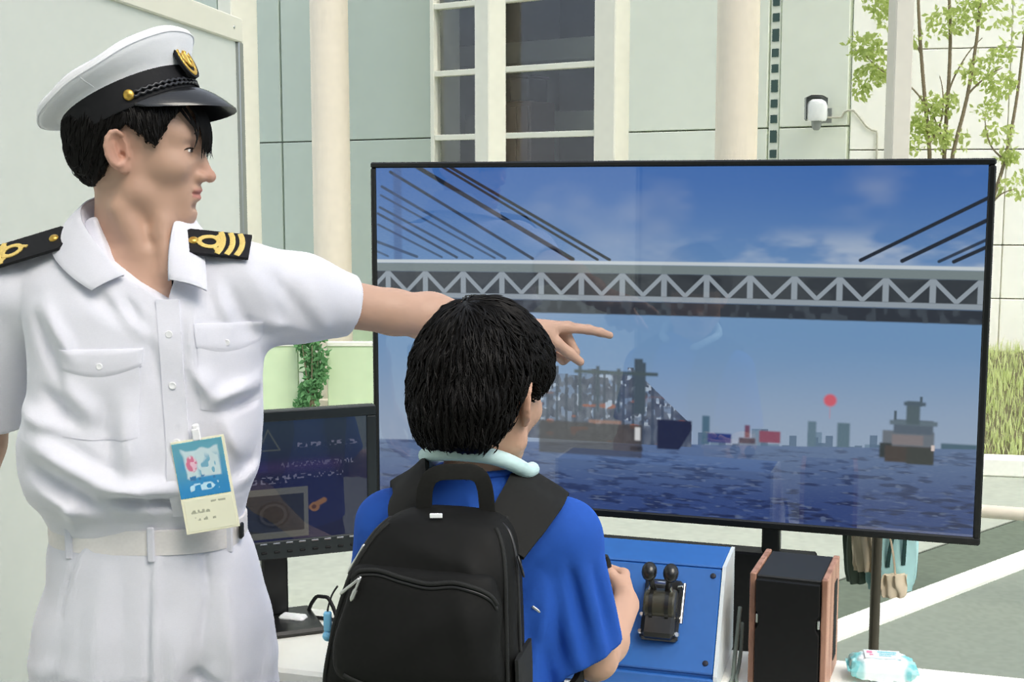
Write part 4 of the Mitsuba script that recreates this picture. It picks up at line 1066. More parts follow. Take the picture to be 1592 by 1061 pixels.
class Head:
    """a head in its own frame: x forward, y to its left, z up, origin midway between the ears"""

    def __init__(self, c, R, s=1.0):
        self.c, self.R, self.s = np.asarray(c, float), np.asarray(R, float), s

    def loc(self, P):
        return ((P - self.c.astype(np.float32)) @ self.R.astype(np.float32)) / np.float32(self.s)

    def world(self, q):
        return np.asarray(q, float) * self.s @ self.R.T + self.c

    def vec(self, q):
        return np.asarray(q, float) @ self.R.T

    def cranium(self, L):
        f = ell(L, (-0.003, 0, 0.050), (0.096, 0.0765, 0.086))
        f = smin(f, ell(L, (0.028, 0, 0.030), (0.070, 0.064, 0.072)), 0.03)
        return smin(f, ell(L, (-0.045, 0, 0.012), (0.050, 0.058, 0.060)), 0.03)

    def face(self, L):
        A = np.abs(L[:, 1]).astype(np.float32)
        S = np.stack([L[:, 0], A, L[:, 2]], 1)               # mirrored half
        f = self.cranium(L)
        f = smin(f, ell(L, (0.036, 0, -0.012), (0.062, 0.058, 0.085)), 0.02)
        f = smin(f, rc(S, (0.004, 0.053, -0.020), (0.014, 0.051, -0.052), 0.016, 0.014), 0.025)       # ramus
        f = smin(f, rc(S, (0.014, 0.051, -0.054), (0.076, 0.012, -0.086), 0.013, 0.013), 0.022)      # jaw edge
        f = smin(f, ell(L, (0.083, 0, -0.087), (0.017, 0.021, 0.016)), 0.016)                        # chin
        f = smin(f, ell(L, (0.066, 0, -0.056), (0.036, 0.036, 0.034)), 0.02)                         # muzzle
        f = smin(f, ell(S, (0.064, 0.044, -0.010), (0.026, 0.020, 0.020)), 0.022)                    # cheek bone
        f = smin(f, rc(S, (0.084, 0.010, 0.040), (0.072, 0.044, 0.040), 0.013, 0.012), 0.018)         # brow
        f = smax(f, -ell(S, (0.102, 0.034, 0.019), (0.018, 0.020, 0.012)), 0.012)                    # eye socket
        f = smin(f, ell(S, (0.0755, 0.033, 0.017), (0.0155, 0.0175, 0.0135)), 0.006)                 # lids over the ball
        # nose
        n = rc(L, (0.091, 0, 0.026), (0.113, 0, -0.017), 0.0080, 0.0092)
        n = smin(n, ell(L, (0.117, 0, -0.0215), (0.0098, 0.0098, 0.0086)), 0.008)
        n = smin(n, ell(S, (0.1035, 0.0125, -0.0225), (0.0105, 0.0075, 0.0078)), 0.006)
        n = smin(n, rc(L, (0.094, 0, 0.0), (0.098, 0, -0.026), 0.012, 0.0105), 0.01)
        f = smin(f, n, 0.009)
        f = smax(f, -ell(S, (0.1085, 0.0070, -0.0310), (0.0062, 0.0034, 0.0048)), 0.003)
        # mouth
        lip = ell(L, (0.0975, 0, -0.0440), (0.0095, 0.0215, 0.0058))
        lip = smin(lip, ell(L, (0.0955, 0, -0.0555), (0.0100, 0.0185, 0.0065)), 0.002)
        f = smin(f, lip, 0.005)
        f = smax(f, -rc(S, (0.109, 0.0, -0.0495), (0.094, 0.023, -0.0485), 0.0022, 0.0012), 0.0025)
        f = smax(f, -ell(L, (0.108, 0, -0.0345), (0.006, 0.0035, 0.008)), 0.004)                      # philtrum
        f = smax(f, -ell(L, (0.101, 0, -0.0695), (0.010, 0.018, 0.0055)), 0.008)                      # under the lip
        return f

    def ear(self, L, side):
        q = L * np.array([1, side, 1], np.float32) - np.array([-0.004, 0.0700, 0.002], np.float32)
        a = 0.30                                              # leans back, stands off the head
        R = (Rz(-0.42) @ Ry(-0.22)).astype(np.float32)
        q = q @ R
        f = ell(q, (-0.010, 0.006, 0.006), (0.0185, 0.0080, 0.0310))
        f = smax(f, -ell(q, (-0.0080, 0.0145, 0.008), (0.0120, 0.0110, 0.0225)), 0.003)
        ang = np.linspace(-1.9, 2.3, 9)
        pts = [(-0.010 - 0.0170 * math.cos(t) * (1 if math.cos(t) > 0 else 0.85), 0.0105, 0.008 + 0.0265 * math.sin(t)) for t in ang]
        f = smin(f, chain(q, pts, [0.0032] * len(pts), 0.002), 0.003)
        f = smin(f, rc(q, (-0.0145, 0.0065, 0.016), (-0.0115, 0.0075, -0.008), 0.0030, 0.0032), 0.004)      # antihelix
        f = smin(f, ell(q, (-0.004, 0.0060, -0.023), (0.0085, 0.0055, 0.0095)), 0.005)                # lobe
        f = smin(f, ell(q, (0.0045, 0.005, -0.004), (0.0045, 0.0060, 0.0065)), 0.003)                 # tragus
        f = smax(f, -ell(q, (-0.0025, 0.006, -0.003), (0.0042, 0.008, 0.0052)), 0.002)
        return f

    def sdf(self, P):
        return gate(P, self.world((0.01, 0, 0.02)), 0.165 * self.s, self.near)

    def near(self, P):
        L = self.loc(P)
        f = self.face(L)
        near = np.abs(L[:, 1]) > 0.045
        for s in (-1, 1):
            f = smin(f, gate(L, (-0.012, s * 0.074, 0.006), 0.045, lambda q, s=s: self.ear(q, s)), 0.005)
        return f * np.float32(self.s)

    def paint(self, v, base, warm, lip, V=None):
        """skin colour per vertex: lips, nose and ears a little redder"""
        L = self.loc(v.astype(np.float32)); col = np.tile(np.array(lin(base)), (len(v), 1))
        def blend(m, c):
            col[:] = col * (1 - m[:, None]) + np.array(lin(c)) * m[:, None]
        inside = (np.linalg.norm(L, axis=1) < 0.2)
        g = lambda c, r: np.exp(-(((L - np.array(c)) / np.array(r)) ** 2).sum(1)) * inside
        blend(0.5 * np.clip(g((-0.01, -0.08, 0.0), (0.03, 0.02, 0.04)) + g((-0.01, 0.08, 0.0), (0.03, 0.02, 0.04)), 0, 1), warm)
        blend(0.45 * g((0.115, 0, -0.016), (0.02, 0.02, 0.015)), warm)
        m = ((L[:, 0] > 0.086) & (np.abs(L[:, 1]) < 0.0225)).astype(float) * np.clip(1.35 - np.abs(L[:, 2] + 0.0495) / 0.0085 - (L[:, 1] / 0.026) ** 2 * 0.5, 0, 1) * inside
        blend(np.clip(m * 1.4, 0, 0.85), lip)
        return col

    def eyes(self, key, parts='m_eye_white'):
        for s in (-1, 1):
            c = (0.0765, s * 0.033, 0.0165)
            slit = trimesh.creation.icosphere(4, 0.0142)
            b = slit.slice_plane([0, 0, 0.0021], [0, 0, -1]).slice_plane([0, 0, -0.0022], [0, 0, 1]).slice_plane([0.004, 0, 0], [1, 0, 0])
            b.vertices = self.world(b.vertices * [1.10, 1.12, 1] + c)
            e = put(key + '__eye', b, 'm_eye_white', True, 'narrow eye')
            d = trimesh.creation.icosphere(3, 0.0074); d.vertices = self.world(d.vertices * [0.32, 1, 0.42] + np.array(c) + [0.0146, s * -0.0005, 0.0])
            put(e + '__iris', d, 'm_iris', True)
            pts = curve([(0.087, s * 0.0165, 0.0165), (0.0925, s * 0.027, 0.0208), (0.0905, s * 0.039, 0.0205), (0.083, s * 0.0495, 0.0165)], 14)
            put(key + '__eyelash', tube(self.world(pts), np.linspace(0.0008, 0.0013, 14) * self.s, 6), 'm_brow', True, 'dark lash line')
            pts = curve([(0.099, s * 0.012, 0.038), (0.0975, s * 0.026, 0.043), (0.088, s * 0.043, 0.0425), (0.078, s * 0.053, 0.037)], 16)
            put(key + '__eyebrow', tube(self.world(pts), np.array([0.0022] * 8 + list(np.linspace(0.0022, 0.0008, 8))) * self.s, 8), 'm_brow', True, 'dark eyebrow')


def strands(roots, dirs, lens, width, surf, seed, grav=0.5, segs=6, lift=0.006, curl=0.15, sides=3):
    """combed locks: tapered three-sided blades that start at roots, run along dirs and hug the surface surf(P) at a small lift"""
    r = np.random.default_rng(seed); n = len(roots)
    p = np.asarray(roots, float).copy(); d = np.asarray(dirs, float).copy(); d /= np.linalg.norm(d, axis=1, keepdims=True) + 1e-9
    lens = np.broadcast_to(np.asarray(lens, float), (n,)); lift = np.broadcast_to(np.asarray(lift, float), (n,))
    path, nrm = [], []
    eps = 0.002
    jit = r.normal(size=(n, 3)) * curl
    for k in range(segs + 1):
        p32 = p.astype(np.float32)
        f0 = surf(p32)
        g = np.stack([surf(p32 + np.eye(3, dtype=np.float32)[a] * eps) - surf(p32 - np.eye(3, dtype=np.float32)[a] * eps) for a in range(3)], 1); g /= np.linalg.norm(g, axis=1, keepdims=True) + 1e-9
        want = lift * (0.5 + 0.7 * k / segs)
        p = p + g * np.where(f0 < want, want - f0, (want - f0) * 0.25)[:, None]
        path.append(p.copy()); nrm.append(g)
        d = d + jit * 0.25 + np.array([0, 0, -1]) * grav / segs
        d = d - g * (d * g).sum(1, keepdims=True) * 0.85; d /= np.linalg.norm(d, axis=1, keepdims=True) + 1e-9
        p = p + d * (lens / segs)[:, None]
    path, nrm = np.stack(path, 1), np.stack(nrm, 1)
    t = np.gradient(path, axis=1); t /= np.linalg.norm(t, axis=2, keepdims=True) + 1e-9
    s = np.cross(t, nrm); s /= np.linalg.norm(s, axis=2, keepdims=True) + 1e-9
    w = np.broadcast_to(np.asarray(width, float), (n,))[:, None] * (np.array([0.75, 1, 1, 0.95, 0.8, 0.55, 0.12])[np.linspace(0, 6, segs + 1).round().astype(int)])[None]
    w = w[..., None]
    a, b, c = path - s * w / 2, path + s * w / 2, path + nrm * w * 0.35
    V = np.stack([a, b, c], 2)                                  # n, k, 3, 3
    base = (np.arange(n) * (segs + 1) * 3)[:, None]
    F = []
    for k in range(segs):
        for e in range(3):
            i0, i1, j0, j1 = k * 3 + e, k * 3 + (e + 1) % 3, (k + 1) * 3 + e, (k + 1) * 3 + (e + 1) % 3
            F += [base + np.array([i0, j0, j1]), base + np.array([i0, j1, i1])]
    return trimesh.Trimesh(V.reshape(-1, 3), np.concatenate(F), process=False)


def hand_sdf(P, W, d, *a, **k):
    d = np.asarray(d, float); d = d / np.linalg.norm(d)
    return gate(P, np.asarray(W) + d * 0.08, 0.135, lambda q: hand_near(q, W, d, *a, **k))


def hand_near(P, W, d, n, s, sc=1.0, curl=((5, 5, 5),) * 4, thumb=(0.7, 0.2, 0.6), spread=(6, 2, -2, -7), tcurl=(0.0, 0.15, 0.15)):
    """W wrist, d towards the knuckles, n the way the palm faces, s the thumb side"""
    W, d, n, s = [np.asarray(x, float) for x in (W, d, n, s)]
    d = d / np.linalg.norm(d); n = n - d * (n @ d); n /= np.linalg.norm(n); s2 = np.cross(d, n); s = s2 if s2 @ s > 0 else -s2
    off = np.array([0.0285, 0.0095, -0.0095, -0.0270]) * sc; kl = np.array([0.086, 0.089, 0.083, 0.074]) * sc
    f = None
    for i in range(4):
        K = W + d * kl[i] + s * off[i]
        r = rc(P, W + s * off[i] * 0.72 + d * 0.006 * sc, K, 0.0135 * sc, 0.0105 * sc)
        f = r if f is None else smin(f, r, 0.016 * sc)
    f = smin(f, rc(P, W + d * 0.018 * sc + s * 0.014 * sc + n * 0.006 * sc, W + d * 0.048 * sc + s * 0.026 * sc + n * 0.008 * sc, 0.014 * sc, 0.012 * sc), 0.014 * sc)
    f = smin(f, rc(P, W + d * 0.02 * sc - s * 0.018 * sc + n * 0.005 * sc, W + d * 0.06 * sc - s * 0.022 * sc + n * 0.004 * sc, 0.012 * sc, 0.010 * sc), 0.014 * sc)
    lens = np.array([[0.044, 0.026, 0.021], [0.048, 0.030, 0.022], [0.045, 0.028, 0.022], [0.035, 0.021, 0.019]]) * sc
    rad = np.array([[0.0098, 0.0088, 0.0080, 0.0066], [0.0100, 0.0090, 0.0082, 0.0068], [0.0096, 0.0086, 0.0078, 0.0064], [0.0084, 0.0076, 0.0068, 0.0056]]) * sc
    fg = None
    for i in range(4):
        p = W + d * kl[i] + s * off[i]; a = 0.0; pts = [p]
        e = d * math.cos(math.radians(spread[i])) + s * math.sin(math.radians(spread[i]))
        for k in range(3):
            a += math.radians(curl[i][k]); p = p + (e * math.cos(a) + n * math.sin(a)) * lens[i, k]; pts.append(p)
        q = chain(P, pts, rad[i], 0.004 * sc)
        f = smin(f, q, 0.007 * sc) if fg is None else smin(f, q, 0.006 * sc)
        fg = q
    p = W + d * 0.030 * sc + s * 0.026 * sc + n * 0.008 * sc; t = d * thumb[0] + s * thumb[1] + n * thumb[2]; t /= np.linalg.norm(t); pts = [p]
    for k, ln in enumerate((0.036, 0.031, 0.025)):
        t = t + (d * 0.5 + n * 0.2 - s * 0.5) * tcurl[k]; t /= np.linalg.norm(t)
        p = p + t * ln * sc; pts.append(p)
    return smin(f, chain(P, pts, np.array([0.0125, 0.0108, 0.0098, 0.0078]) * sc, 0.005 * sc), 0.009 * sc)


def poly2(P, pts, k=0.004):
    """signed distance in the xz plane to a polygon, carved through in y"""
    q = P[:, [0, 2]].astype(np.float64); v = np.asarray(pts, float); n = len(v)
    d = ((q - v[0]) ** 2).sum(1); s = np.ones(len(q))
    for i in range(n):
        j = (i - 1) % n; e = v[j] - v[i]; w = q - v[i]
        b = w - e * np.clip((w @ e) / (e @ e), 0, 1)[:, None]; d = np.minimum(d, (b * b).sum(1))
        c1, c2, c3 = q[:, 1] >= v[i, 1], q[:, 1] < v[j, 1], e[0] * w[:, 1] > e[1] * w[:, 0]
        s = np.where((c1 & c2 & c3) | (~c1 & ~c2 & ~c3), -s, s)
    return (s * np.sqrt(d)).astype(np.float32)


def fold2(P, a, b, w, amp, side, ymid):
    """a fold on the front (side -1) or back (side +1) of a garment, given in x and z"""
    q = P[:, [0, 2]]; a = np.asarray(a, np.float32); d = np.asarray(b, np.float32) - a
    t = np.clip(((q - a) @ d) / (d @ d + 1e-12), 0, 1); r = np.linalg.norm(q - a - t[:, None] * d, axis=1) / w
    m = np.clip((P[:, 1] - ymid) * side / 0.03, 0, 1)
    return amp * np.exp(-r * r) * np.sin(np.pi * (0.1 + 0.8 * t)) * m


def front(f, x, z, y0, y1, n=40):
    """first y between y0 and y1 where f turns negative, for columns x, z"""
    x, z = np.asarray(x, float).ravel(), np.asarray(z, float).ravel(); lo = np.full(len(x), float(y0)); hit = np.zeros(len(x), bool); step = (y1 - y0) / n
    for k in range(n):
        y = lo + step; P = np.stack([x, y, z], 1).astype(np.float32); neg = f(P) < 0
        hit |= neg; lo = np.where(hit, lo, y)
    hi = lo + step
    for _ in range(14):
        m = (lo + hi) / 2; neg = f(np.stack([x, m, z], 1).astype(np.float32)) < 0; hi = np.where(neg, m, hi); lo = np.where(neg, lo, m)
    return (lo + hi) / 2


def patch(f, quad, y0, y1, thick, nu=16, nv=12, belly=0.0, lift=0.0005, bulge=0.0):
    """a piece of cloth lying on the surface f: quad = top-left, top-right, bottom-right, bottom-left in (x, z)"""
    a, b, c, d = [np.asarray(q, float) for q in quad]
    u, v = np.meshgrid(np.linspace(0, 1, nu), np.linspace(0, 1, nv), indexing='ij')
    q = (a * ((1 - u) * (1 - v))[..., None] + b * (u * (1 - v))[..., None] + c * (u * v)[..., None] + d * ((1 - u) * v)[..., None])
    q[..., 1] -= belly * np.sin(np.pi * u) * v
    x, z = q[..., 0], q[..., 1]; y = front(f, x, z, y0, y1).reshape(x.shape) if callable(f) else y0
    edge = np.minimum(np.minimum(u, 1 - u) * (nu - 1), np.minimum(v, 1 - v) * (nv - 1))
    t = thick * np.clip(0.55 + 0.45 * edge, 0, 1) + bulge * np.sin(np.pi * u) * np.sin(np.pi * np.clip(v, 0, 1))
    top = np.stack([x, y - lift - t, z], -1); bot = np.stack([x, y + 0.003, z], -1)
    V = np.vstack([top.reshape(-1, 3), bot.reshape(-1, 3)]); N = nu * nv
    i, j = np.meshgrid(np.arange(nu - 1), np.arange(nv - 1), indexing='ij'); k = (i * nv + j).ravel()
    F = [np.stack([k, k + nv, k + nv + 1, k + 1], 1)[:, ::-1], np.stack([k, k + nv, k + nv + 1, k + 1], 1) + N]
    B = list(range(0, nv)) + [nv * i + nv - 1 for i in range(1, nu)] + [nv * (nu - 1) + j for j in range(nv - 2, -1, -1)] + [nv * i for i in range(nu - 2, 0, -1)]
    B = np.array(B); C = np.roll(B, -1)
    F.append(np.stack([B, C, C + N, B + N], 1))
    q = np.vstack(F)
    m = trimesh.Trimesh(V, np.vstack([q[:, [0, 1, 2]], q[:, [0, 2, 3]]]), process=False)
    trimesh.repair.fix_normals(m)
    return m


def push_out(v, f, off, it=4):
    v = np.asarray(v, float).copy(); e = 0.002
    for _ in range(it):
        p = v.astype(np.float32); f0 = f(p)
        g = np.stack([f(p + np.eye(3, dtype=np.float32)[a] * e) - f(p - np.eye(3, dtype=np.float32)[a] * e) for a in range(3)], 1); g /= np.linalg.norm(g, axis=1, keepdims=True) + 1e-9
        v += g * np.maximum(off - f0, 0)[:, None]
    return v


def sheet(F, O, thick, f=None, off=0.003, nv=7, bow=0.0):
    """a two-sided cloth strip between two curves F and O (same count); kept outside f"""
    F, O = np.asarray(F, float), np.asarray(O, float); n = len(F)
    t = np.linspace(0, 1, nv)[None, :, None]
    g = F[:, None] * (1 - t) + O[:, None] * t
    du = np.gradient(g, axis=0); dv = np.gradient(g, axis=1); nn = np.cross(du, dv); nn /= np.linalg.norm(nn, axis=2, keepdims=True) + 1e-9
    g = g + nn * (bow * np.sin(np.pi * t))
    if f is not None:
        g = push_out(g.reshape(-1, 3), f, off).reshape(g.shape)
        du = np.gradient(g, axis=0); dv = np.gradient(g, axis=1); nn = np.cross(du, dv); nn /= np.linalg.norm(nn, axis=2, keepdims=True) + 1e-9
    V = np.vstack([(g + nn * thick / 2).reshape(-1, 3), (g - nn * thick / 2).reshape(-1, 3)]); N = n * nv
    i, j = np.meshgrid(np.arange(n - 1), np.arange(nv - 1), indexing='ij'); k = (i * nv + j).ravel()
    Q = [np.stack([k, k + nv, k + nv + 1, k + 1], 1), np.stack([k, k + nv, k + nv + 1, k + 1], 1)[:, ::-1] + N]
    B = np.array(list(range(0, nv)) + [nv * i + nv - 1 for i in range(1, n)] + [nv * (n - 1) + j for j in range(nv - 2, -1, -1)] + [nv * i for i in range(n - 2, 0, -1)])
    C = np.roll(B, -1); Q.append(np.stack([B, C, C + N, B + N], 1)[:, ::-1])
    q = np.vstack(Q); m = trimesh.Trimesh(V, np.vstack([q[:, [0, 1, 2]], q[:, [0, 2, 3]]]), process=False)
    trimesh.repair.fix_normals(m)
    return m


# ================================================================ THE OFFICER
mat('m_shirt', grain((214, 214, 222), 0.02, 600, 0.01, 8), 0.75, 0.25, sheen=0.15)
mat('m_trouser', grain((208, 209, 218), 0.02, 600, 0.01, 8), 0.75, 0.25, sheen=0.15)
mat('m_belt', grain((218, 215, 214), 0.03, 300, 0.01, 8), 0.55, 0.35)
mat('m_cap_white', grain((230, 230, 233), 0.02, 500, 0.01, 8), 0.6, 0.3)
mat('m_cap_black', grain((20, 20, 23), 0.15, 900, 0.05, 10), 0.7, 0.3)
mat('m_visor', (24, 25, 27), 0.22, 0.5, 0.0, clearcoat=0.6, clearcoat_gloss=0.85)
mat('m_gold', (214, 174, 84), 0.32, 0.5, 0.85)
mat('m_gold_thread', grain((222, 194, 112), 0.2, 900, 0.05, 20), 0.5, 0.5, 0.25)
mat('m_shoe_white', (230, 230, 228), 0.4, 0.5)
mat('m_undershirt', (30, 30, 34), 0.8, 0.2)

OF = 'person'
name(OF, 'naval officer in white short-sleeved uniform and peaked cap pointing at the television', 'person')
HO = Head((-0.579, 2.0, 1.5515), Rz(math.radians(4)) @ Ry(math.radians(6)), 0.975)

torso = [(0.970, -.577, 1.995, .148, .102), (1.000, -.580, 1.992, .156, .109), (1.030, -.583, 1.982, .170, .122), (1.070, -.580, 1.978, .182, .128), (1.110, -.579, 1.98, .185, .128), (1.150, -.573, 1.984, .181, .125),
         (1.190, -.569, 1.986, .177, .122), (1.250, -.568, 1.99, .178, .121), (1.310, -.575, 1.994, .178, .114), (1.355, -.584, 2.0, .165, .100), (1.395, -.590, 2.006, .125, .084), (1.430, -.590, 2.012, .086, .070), (1.458, -.588, 2.014, .070, .064)]
YAW = math.radians(7)
VNECK = [(-.655, 1.50), (-.600, 1.392), (-.560, 1.362), (-.512, 1.334), (-.505, 1.37), (-.512, 1.50)]
EL, WR = np.array([-.197, 2.130, 1.297]), np.array([.012, 2.280, 1.254])
SHR = np.array([-.425, 2.010, 1.349])
SHL, ELL_, WRL = np.array([-.783, 2.0, 1.338]), np.array([-.872, 2.075, 1.085]), np.array([-.905, 1.965, .870])
arm_dir = (EL - SHR) / np.linalg.norm(EL - SHR); CUFF = SHR + arm_dir * 0.188
armL_dir = (ELL_ - SHL) / np.linalg.norm(ELL_ - SHL); CUFFL = SHL + armL_dir * 0.222

FRONT = [((-.717, 1.135), (-.560, 1.062), .020, .010), ((-.670, 1.131), (-.560, 1.070), .014, -.007), ((-.708, 1.088), (-.602, 1.029), .016, -.008), ((-.700, 1.06), (-.62, 1.015), .014, .006),
         ((-.597, 1.046), (-.491, 1.034), .010, -.012), ((-.60, 1.066), (-.49, 1.058), .016, .009), ((-.563, 1.180), (-.556, 1.071), .020, .007), ((-.60, 1.19), (-.59, 1.10), .018, -.005),
         ((-.632, 1.359), (-.559, 1.302), .013, -.005), ((-.600, 1.345), (-.53, 1.28), .012, .004), ((-.575, 1.340), (-.545, 1.300), .010, -.0045), ((-.690, 1.33), (-.640, 1.25), .012, .0045), ((-.705, 1.31), (-.665, 1.22), .010, -.004),
         ((-.469, 1.236), (-.440, 1.189), .012, .006), ((-.392, 1.206), (-.442, 1.186), .012, .007), ((-.380, 1.186), (-.436, 1.171), .010, -.006), ((-.43, 1.165), (-.40, 1.08), .014, .005), ((-.46, 1.14), (-.45, 1.05), .013, -.004),
         ((-.39, 1.12), (-.43, 1.03), .013, -.006), ((-.40, 1.07), (-.46, 1.02), .012, .006), ((-.445, 1.36), (-.42, 1.30), .012, .004), ((-.425, 1.36), (-.40, 1.29), .010, -.004), ((-.66, 1.22), (-.60, 1.16), .014, .004),
         ((-.69, 1.20), (-.63, 1.15), .013, -.005), ((-.735, 1.17), (-.66, 1.15), .014, .006), ((-.545, 1.06), (-.535, 1.01), .010, .004), ((-.645, 1.05), (-.66, 1.0), .010, .005), ((-.43, 1.04), (-.445, 1.0), .010, .005),
         ((-.535, 1.30), (-.52, 1.20), .010, -.003), ((-.47, 1.33), (-.475, 1.24), .012, .003)]
BACK = [((-.70, 1.10), (-.60, 1.03), .02, .008), ((-.45, 1.12), (-.55, 1.04), .02, .008), ((-.58, 1.30), (-.57, 1.08), .02, -.005), ((-.66, 1.34), (-.60, 1.25), .02, .005), ((-.48, 1.34), (-.55, 1.25), .02, .005)]


def shirt_torso(P):
    f = stack(P, torso, YAW, 2.35)
    f = smin(f, rc(P, (-.665, 2.0, 1.374), (-.772, 2.0, 1.345), .050, .054), 0.03)
    f = smin(f, rc(P, (-.530, 2.0, 1.374), (-.432, 2.008, 1.352), .048, .060), 0.03)
    return f


def sleeves(P):
    a = rc(P, SHR + [0.005, 0, 0], SHR + arm_dir * 0.10, .070, .066)
    a = smin(a, rc(P, SHR + arm_dir * 0.10, CUFF + arm_dir * 0.02, .066, .0450), 0.02)
    a = smin(a, rc(P, (-.40, 2.02, 1.30), CUFF + [-0.035, -0.005, -0.014], .050, .036), 0.02)
    for p, q, w, am in (((-.40, 1.945, 1.385), (-.36, 1.975, 1.27), .014, .004), ((-.375, 1.96, 1.38), (-.31, 2.0, 1.285), .012, -.004), ((-.33, 1.99, 1.36), (-.29, 2.02, 1.28), .012, .0035), ((-.40, 1.95, 1.31), (-.30, 2.0, 1.265), .012, .004), ((-.42, 1.96, 1.285), (-.33, 1.99, 1.262), .010, -.004)):
        a = a - fold(P, p, q, w, am * 1.4)
    a = smax(a, (P - CUFF.astype(np.float32)) @ arm_dir.astype(np.float32), 0.004)
    b = rc(P, SHL, CUFFL + armL_dir * 0.02, .068, .062)
    for p, q, w, am in (((-.745, 1.945, 1.33), (-.76, 1.96, 1.20), .012, .004), ((-.77, 1.935, 1.31), (-.80, 1.955, 1.18), .012, -.004), ((-.80, 1.94, 1.30), (-.84, 1.965, 1.15), .012, .004)):
        b = b - fold(P, p, q, w, am)
    b = smax(b, (P - CUFFL.astype(np.float32)) @ armL_dir.astype(np.float32), 0.004)
    return a, b


def shirt(P):
    f = shirt_torso(P)
    for a, b, w, am in FRONT:
        f = f - fold2(P, a, b, w, am * 2.4, -1, 1.99)
    for a, b, w, am in BACK:
        f = f - fold2(P, a, b, w, am, 1, 2.0)
    r, l = sleeves(P)
    f = smin(f, r, 0.022)
    f = smin(f, l, 0.014)
    f = f - 0.0012 * (meshkit.noise(P * 38) - 0.5)
    v = np.maximum(poly2(P, VNECK), P[:, 1] - 2.02)
    f = smax(f, -v, 0.004)
    # open sleeve ends
    ir = np.maximum(rc(P, SHR + arm_dir * 0.12, CUFF + arm_dir * 0.03, .050, .0390), (SHR + arm_dir * 0.15 - P).astype(np.float32) @ arm_dir.astype(np.float32))
    il = np.maximum(rc(P, SHL + armL_dir * 0.12, CUFFL + armL_dir * 0.03, .054, .052), (SHL + armL_dir * 0.17 - P).astype(np.float32) @ armL_dir.astype(np.float32))
    return smax(smax(f, -ir, 0.002), -il, 0.002)


CURL = ((4, 6, 4), (62, 88, 55), (68, 92, 55), (72, 90, 55))
HD, HN, HS = np.array([.85, .51, -.08]), np.array([.05, -.22, -.97]), np.array([0.2, -1, 0.1])
WRLd = np.array([0.05, -0.25, -1.0])


def officer_body(P):
    f = HO.sdf(P)
    nk = rc(P, (-.592, 2.018, 1.37), (-.588, 2.006, 1.515), .0625, .0545)
    nk = smin(nk, rc(P, (-.555, 1.965, 1.385), (-.590, 1.945, 1.47), .012, .012), 0.03)
    nk = smin(nk, rc(P, (-.520, 1.945, 1.378), (-.545, 1.985, 1.52), .010, .011), 0.02)     # the long neck muscle towards the ear
    nk = smin(nk, rc(P, (-.530, 1.965, 1.45), (-.535, 1.965, 1.435), .009, .009), 0.02)
    f = smin(f, nk, 0.022)
    t = stack(P, [(z, x, y + 0.004, a - .028, b - .028) for z, x, y, a, b in torso if z < 1.42], YAW, 2.35)
    t = smin(t, rc(P, (-.665, 2.0, 1.368), (-.772, 2.0, 1.340), .036, .042), 0.03)
    t = smin(t, rc(P, (-.530, 2.0, 1.368), (-.432, 2.008, 1.345), .034, .045), 0.03)
    f = smin(f, t, 0.03)
    a = chain(P, [SHR, SHR + arm_dir * 0.13, EL], [.047, .041, .0365], 0.02)
    fo = (WR - EL); 
    a = smin(a, chain(P, [EL, EL + fo * 0.28, EL + fo * 0.72, WR], [.036, .0385, .0295, .0245], 0.02), 0.015)
    a = smin(a, hand_sdf(P, WR, HD, HN, HS, 1.0, CURL, (0.78, 0.16, 0.60), (2, 0, -2, -5), (0, 0.06, 0.06)), 0.014)
    b = chain(P, [SHL, ELL_], [.048, .038], 0.02)
    fo2 = WRL - ELL_
    b = smin(b, chain(P, [ELL_, ELL_ + fo2 * 0.3, WRL], [.039, .041, .027], 0.02), 0.015)
    b = smin(b, hand_sdf(P, WRL, WRLd, (1, 0.1, 0), (0.1, -1, 0), 1.0, ((18, 24, 14), (22, 28, 16), (24, 30, 18), (26, 32, 18)), (0.85, 0.25, 0.35)), 0.014)
    return smin(smin(f, a, 0.02), b, 0.02)


ob = nets(officer_body, (-1.02, 1.78, 0.66), (0.22, 2.46, 1.72), 0.0031, margin=0.012)
ob = biggest(ob)
put(OF + '__body', ob, 'm_skin', True, color=HO.paint(ob.vertices, (186, 150, 129), (186, 124, 106), (178, 112, 104)))
HO.eyes(OF)

osh = nets(shirt, (-.98, 1.80, 0.960), (-.17, 2.20, 1.475), 0.0040, margin=0.016)
osh = biggest(osh)
SH = OF + '__shirt'
put(SH, osh, 'm_shirt', True, 'white short-sleeved uniform shirt')


def nofold(P):
    return shirt(P)


# collar
cf = curve([(-.574, 1.900, 1.374), (-.612, 1.912, 1.415), (-.648, 1.945, 1.455), (-.662, 2.0, 1.477), (-.642, 2.06, 1.492), (-.590, 2.085, 1.497), (-.545, 2.068, 1.492), (-.523, 2.02, 1.477), (-.515, 1.965, 1.448), (-.511, 1.922, 1.412), (-.506, 1.895, 1.368)], 60)
co = curve([(-.617, 1.885, 1.352), (-.662, 1.905, 1.380), (-.697, 1.955, 1.411), (-.704, 2.01, 1.430), (-.668, 2.088, 1.440), (-.590, 2.115, 1.445), (-.525, 2.092, 1.440), (-.482, 2.03, 1.428), (-.470, 1.965, 1.402), (-.458, 1.922, 1.378), (-.449, 1.888, 1.352)], 60)
put(SH + '__collar', sheet(cf, co, 0.0032, shirt_torso, 0.006, 8, 0.004), 'm_shirt', True, 'white open collar')
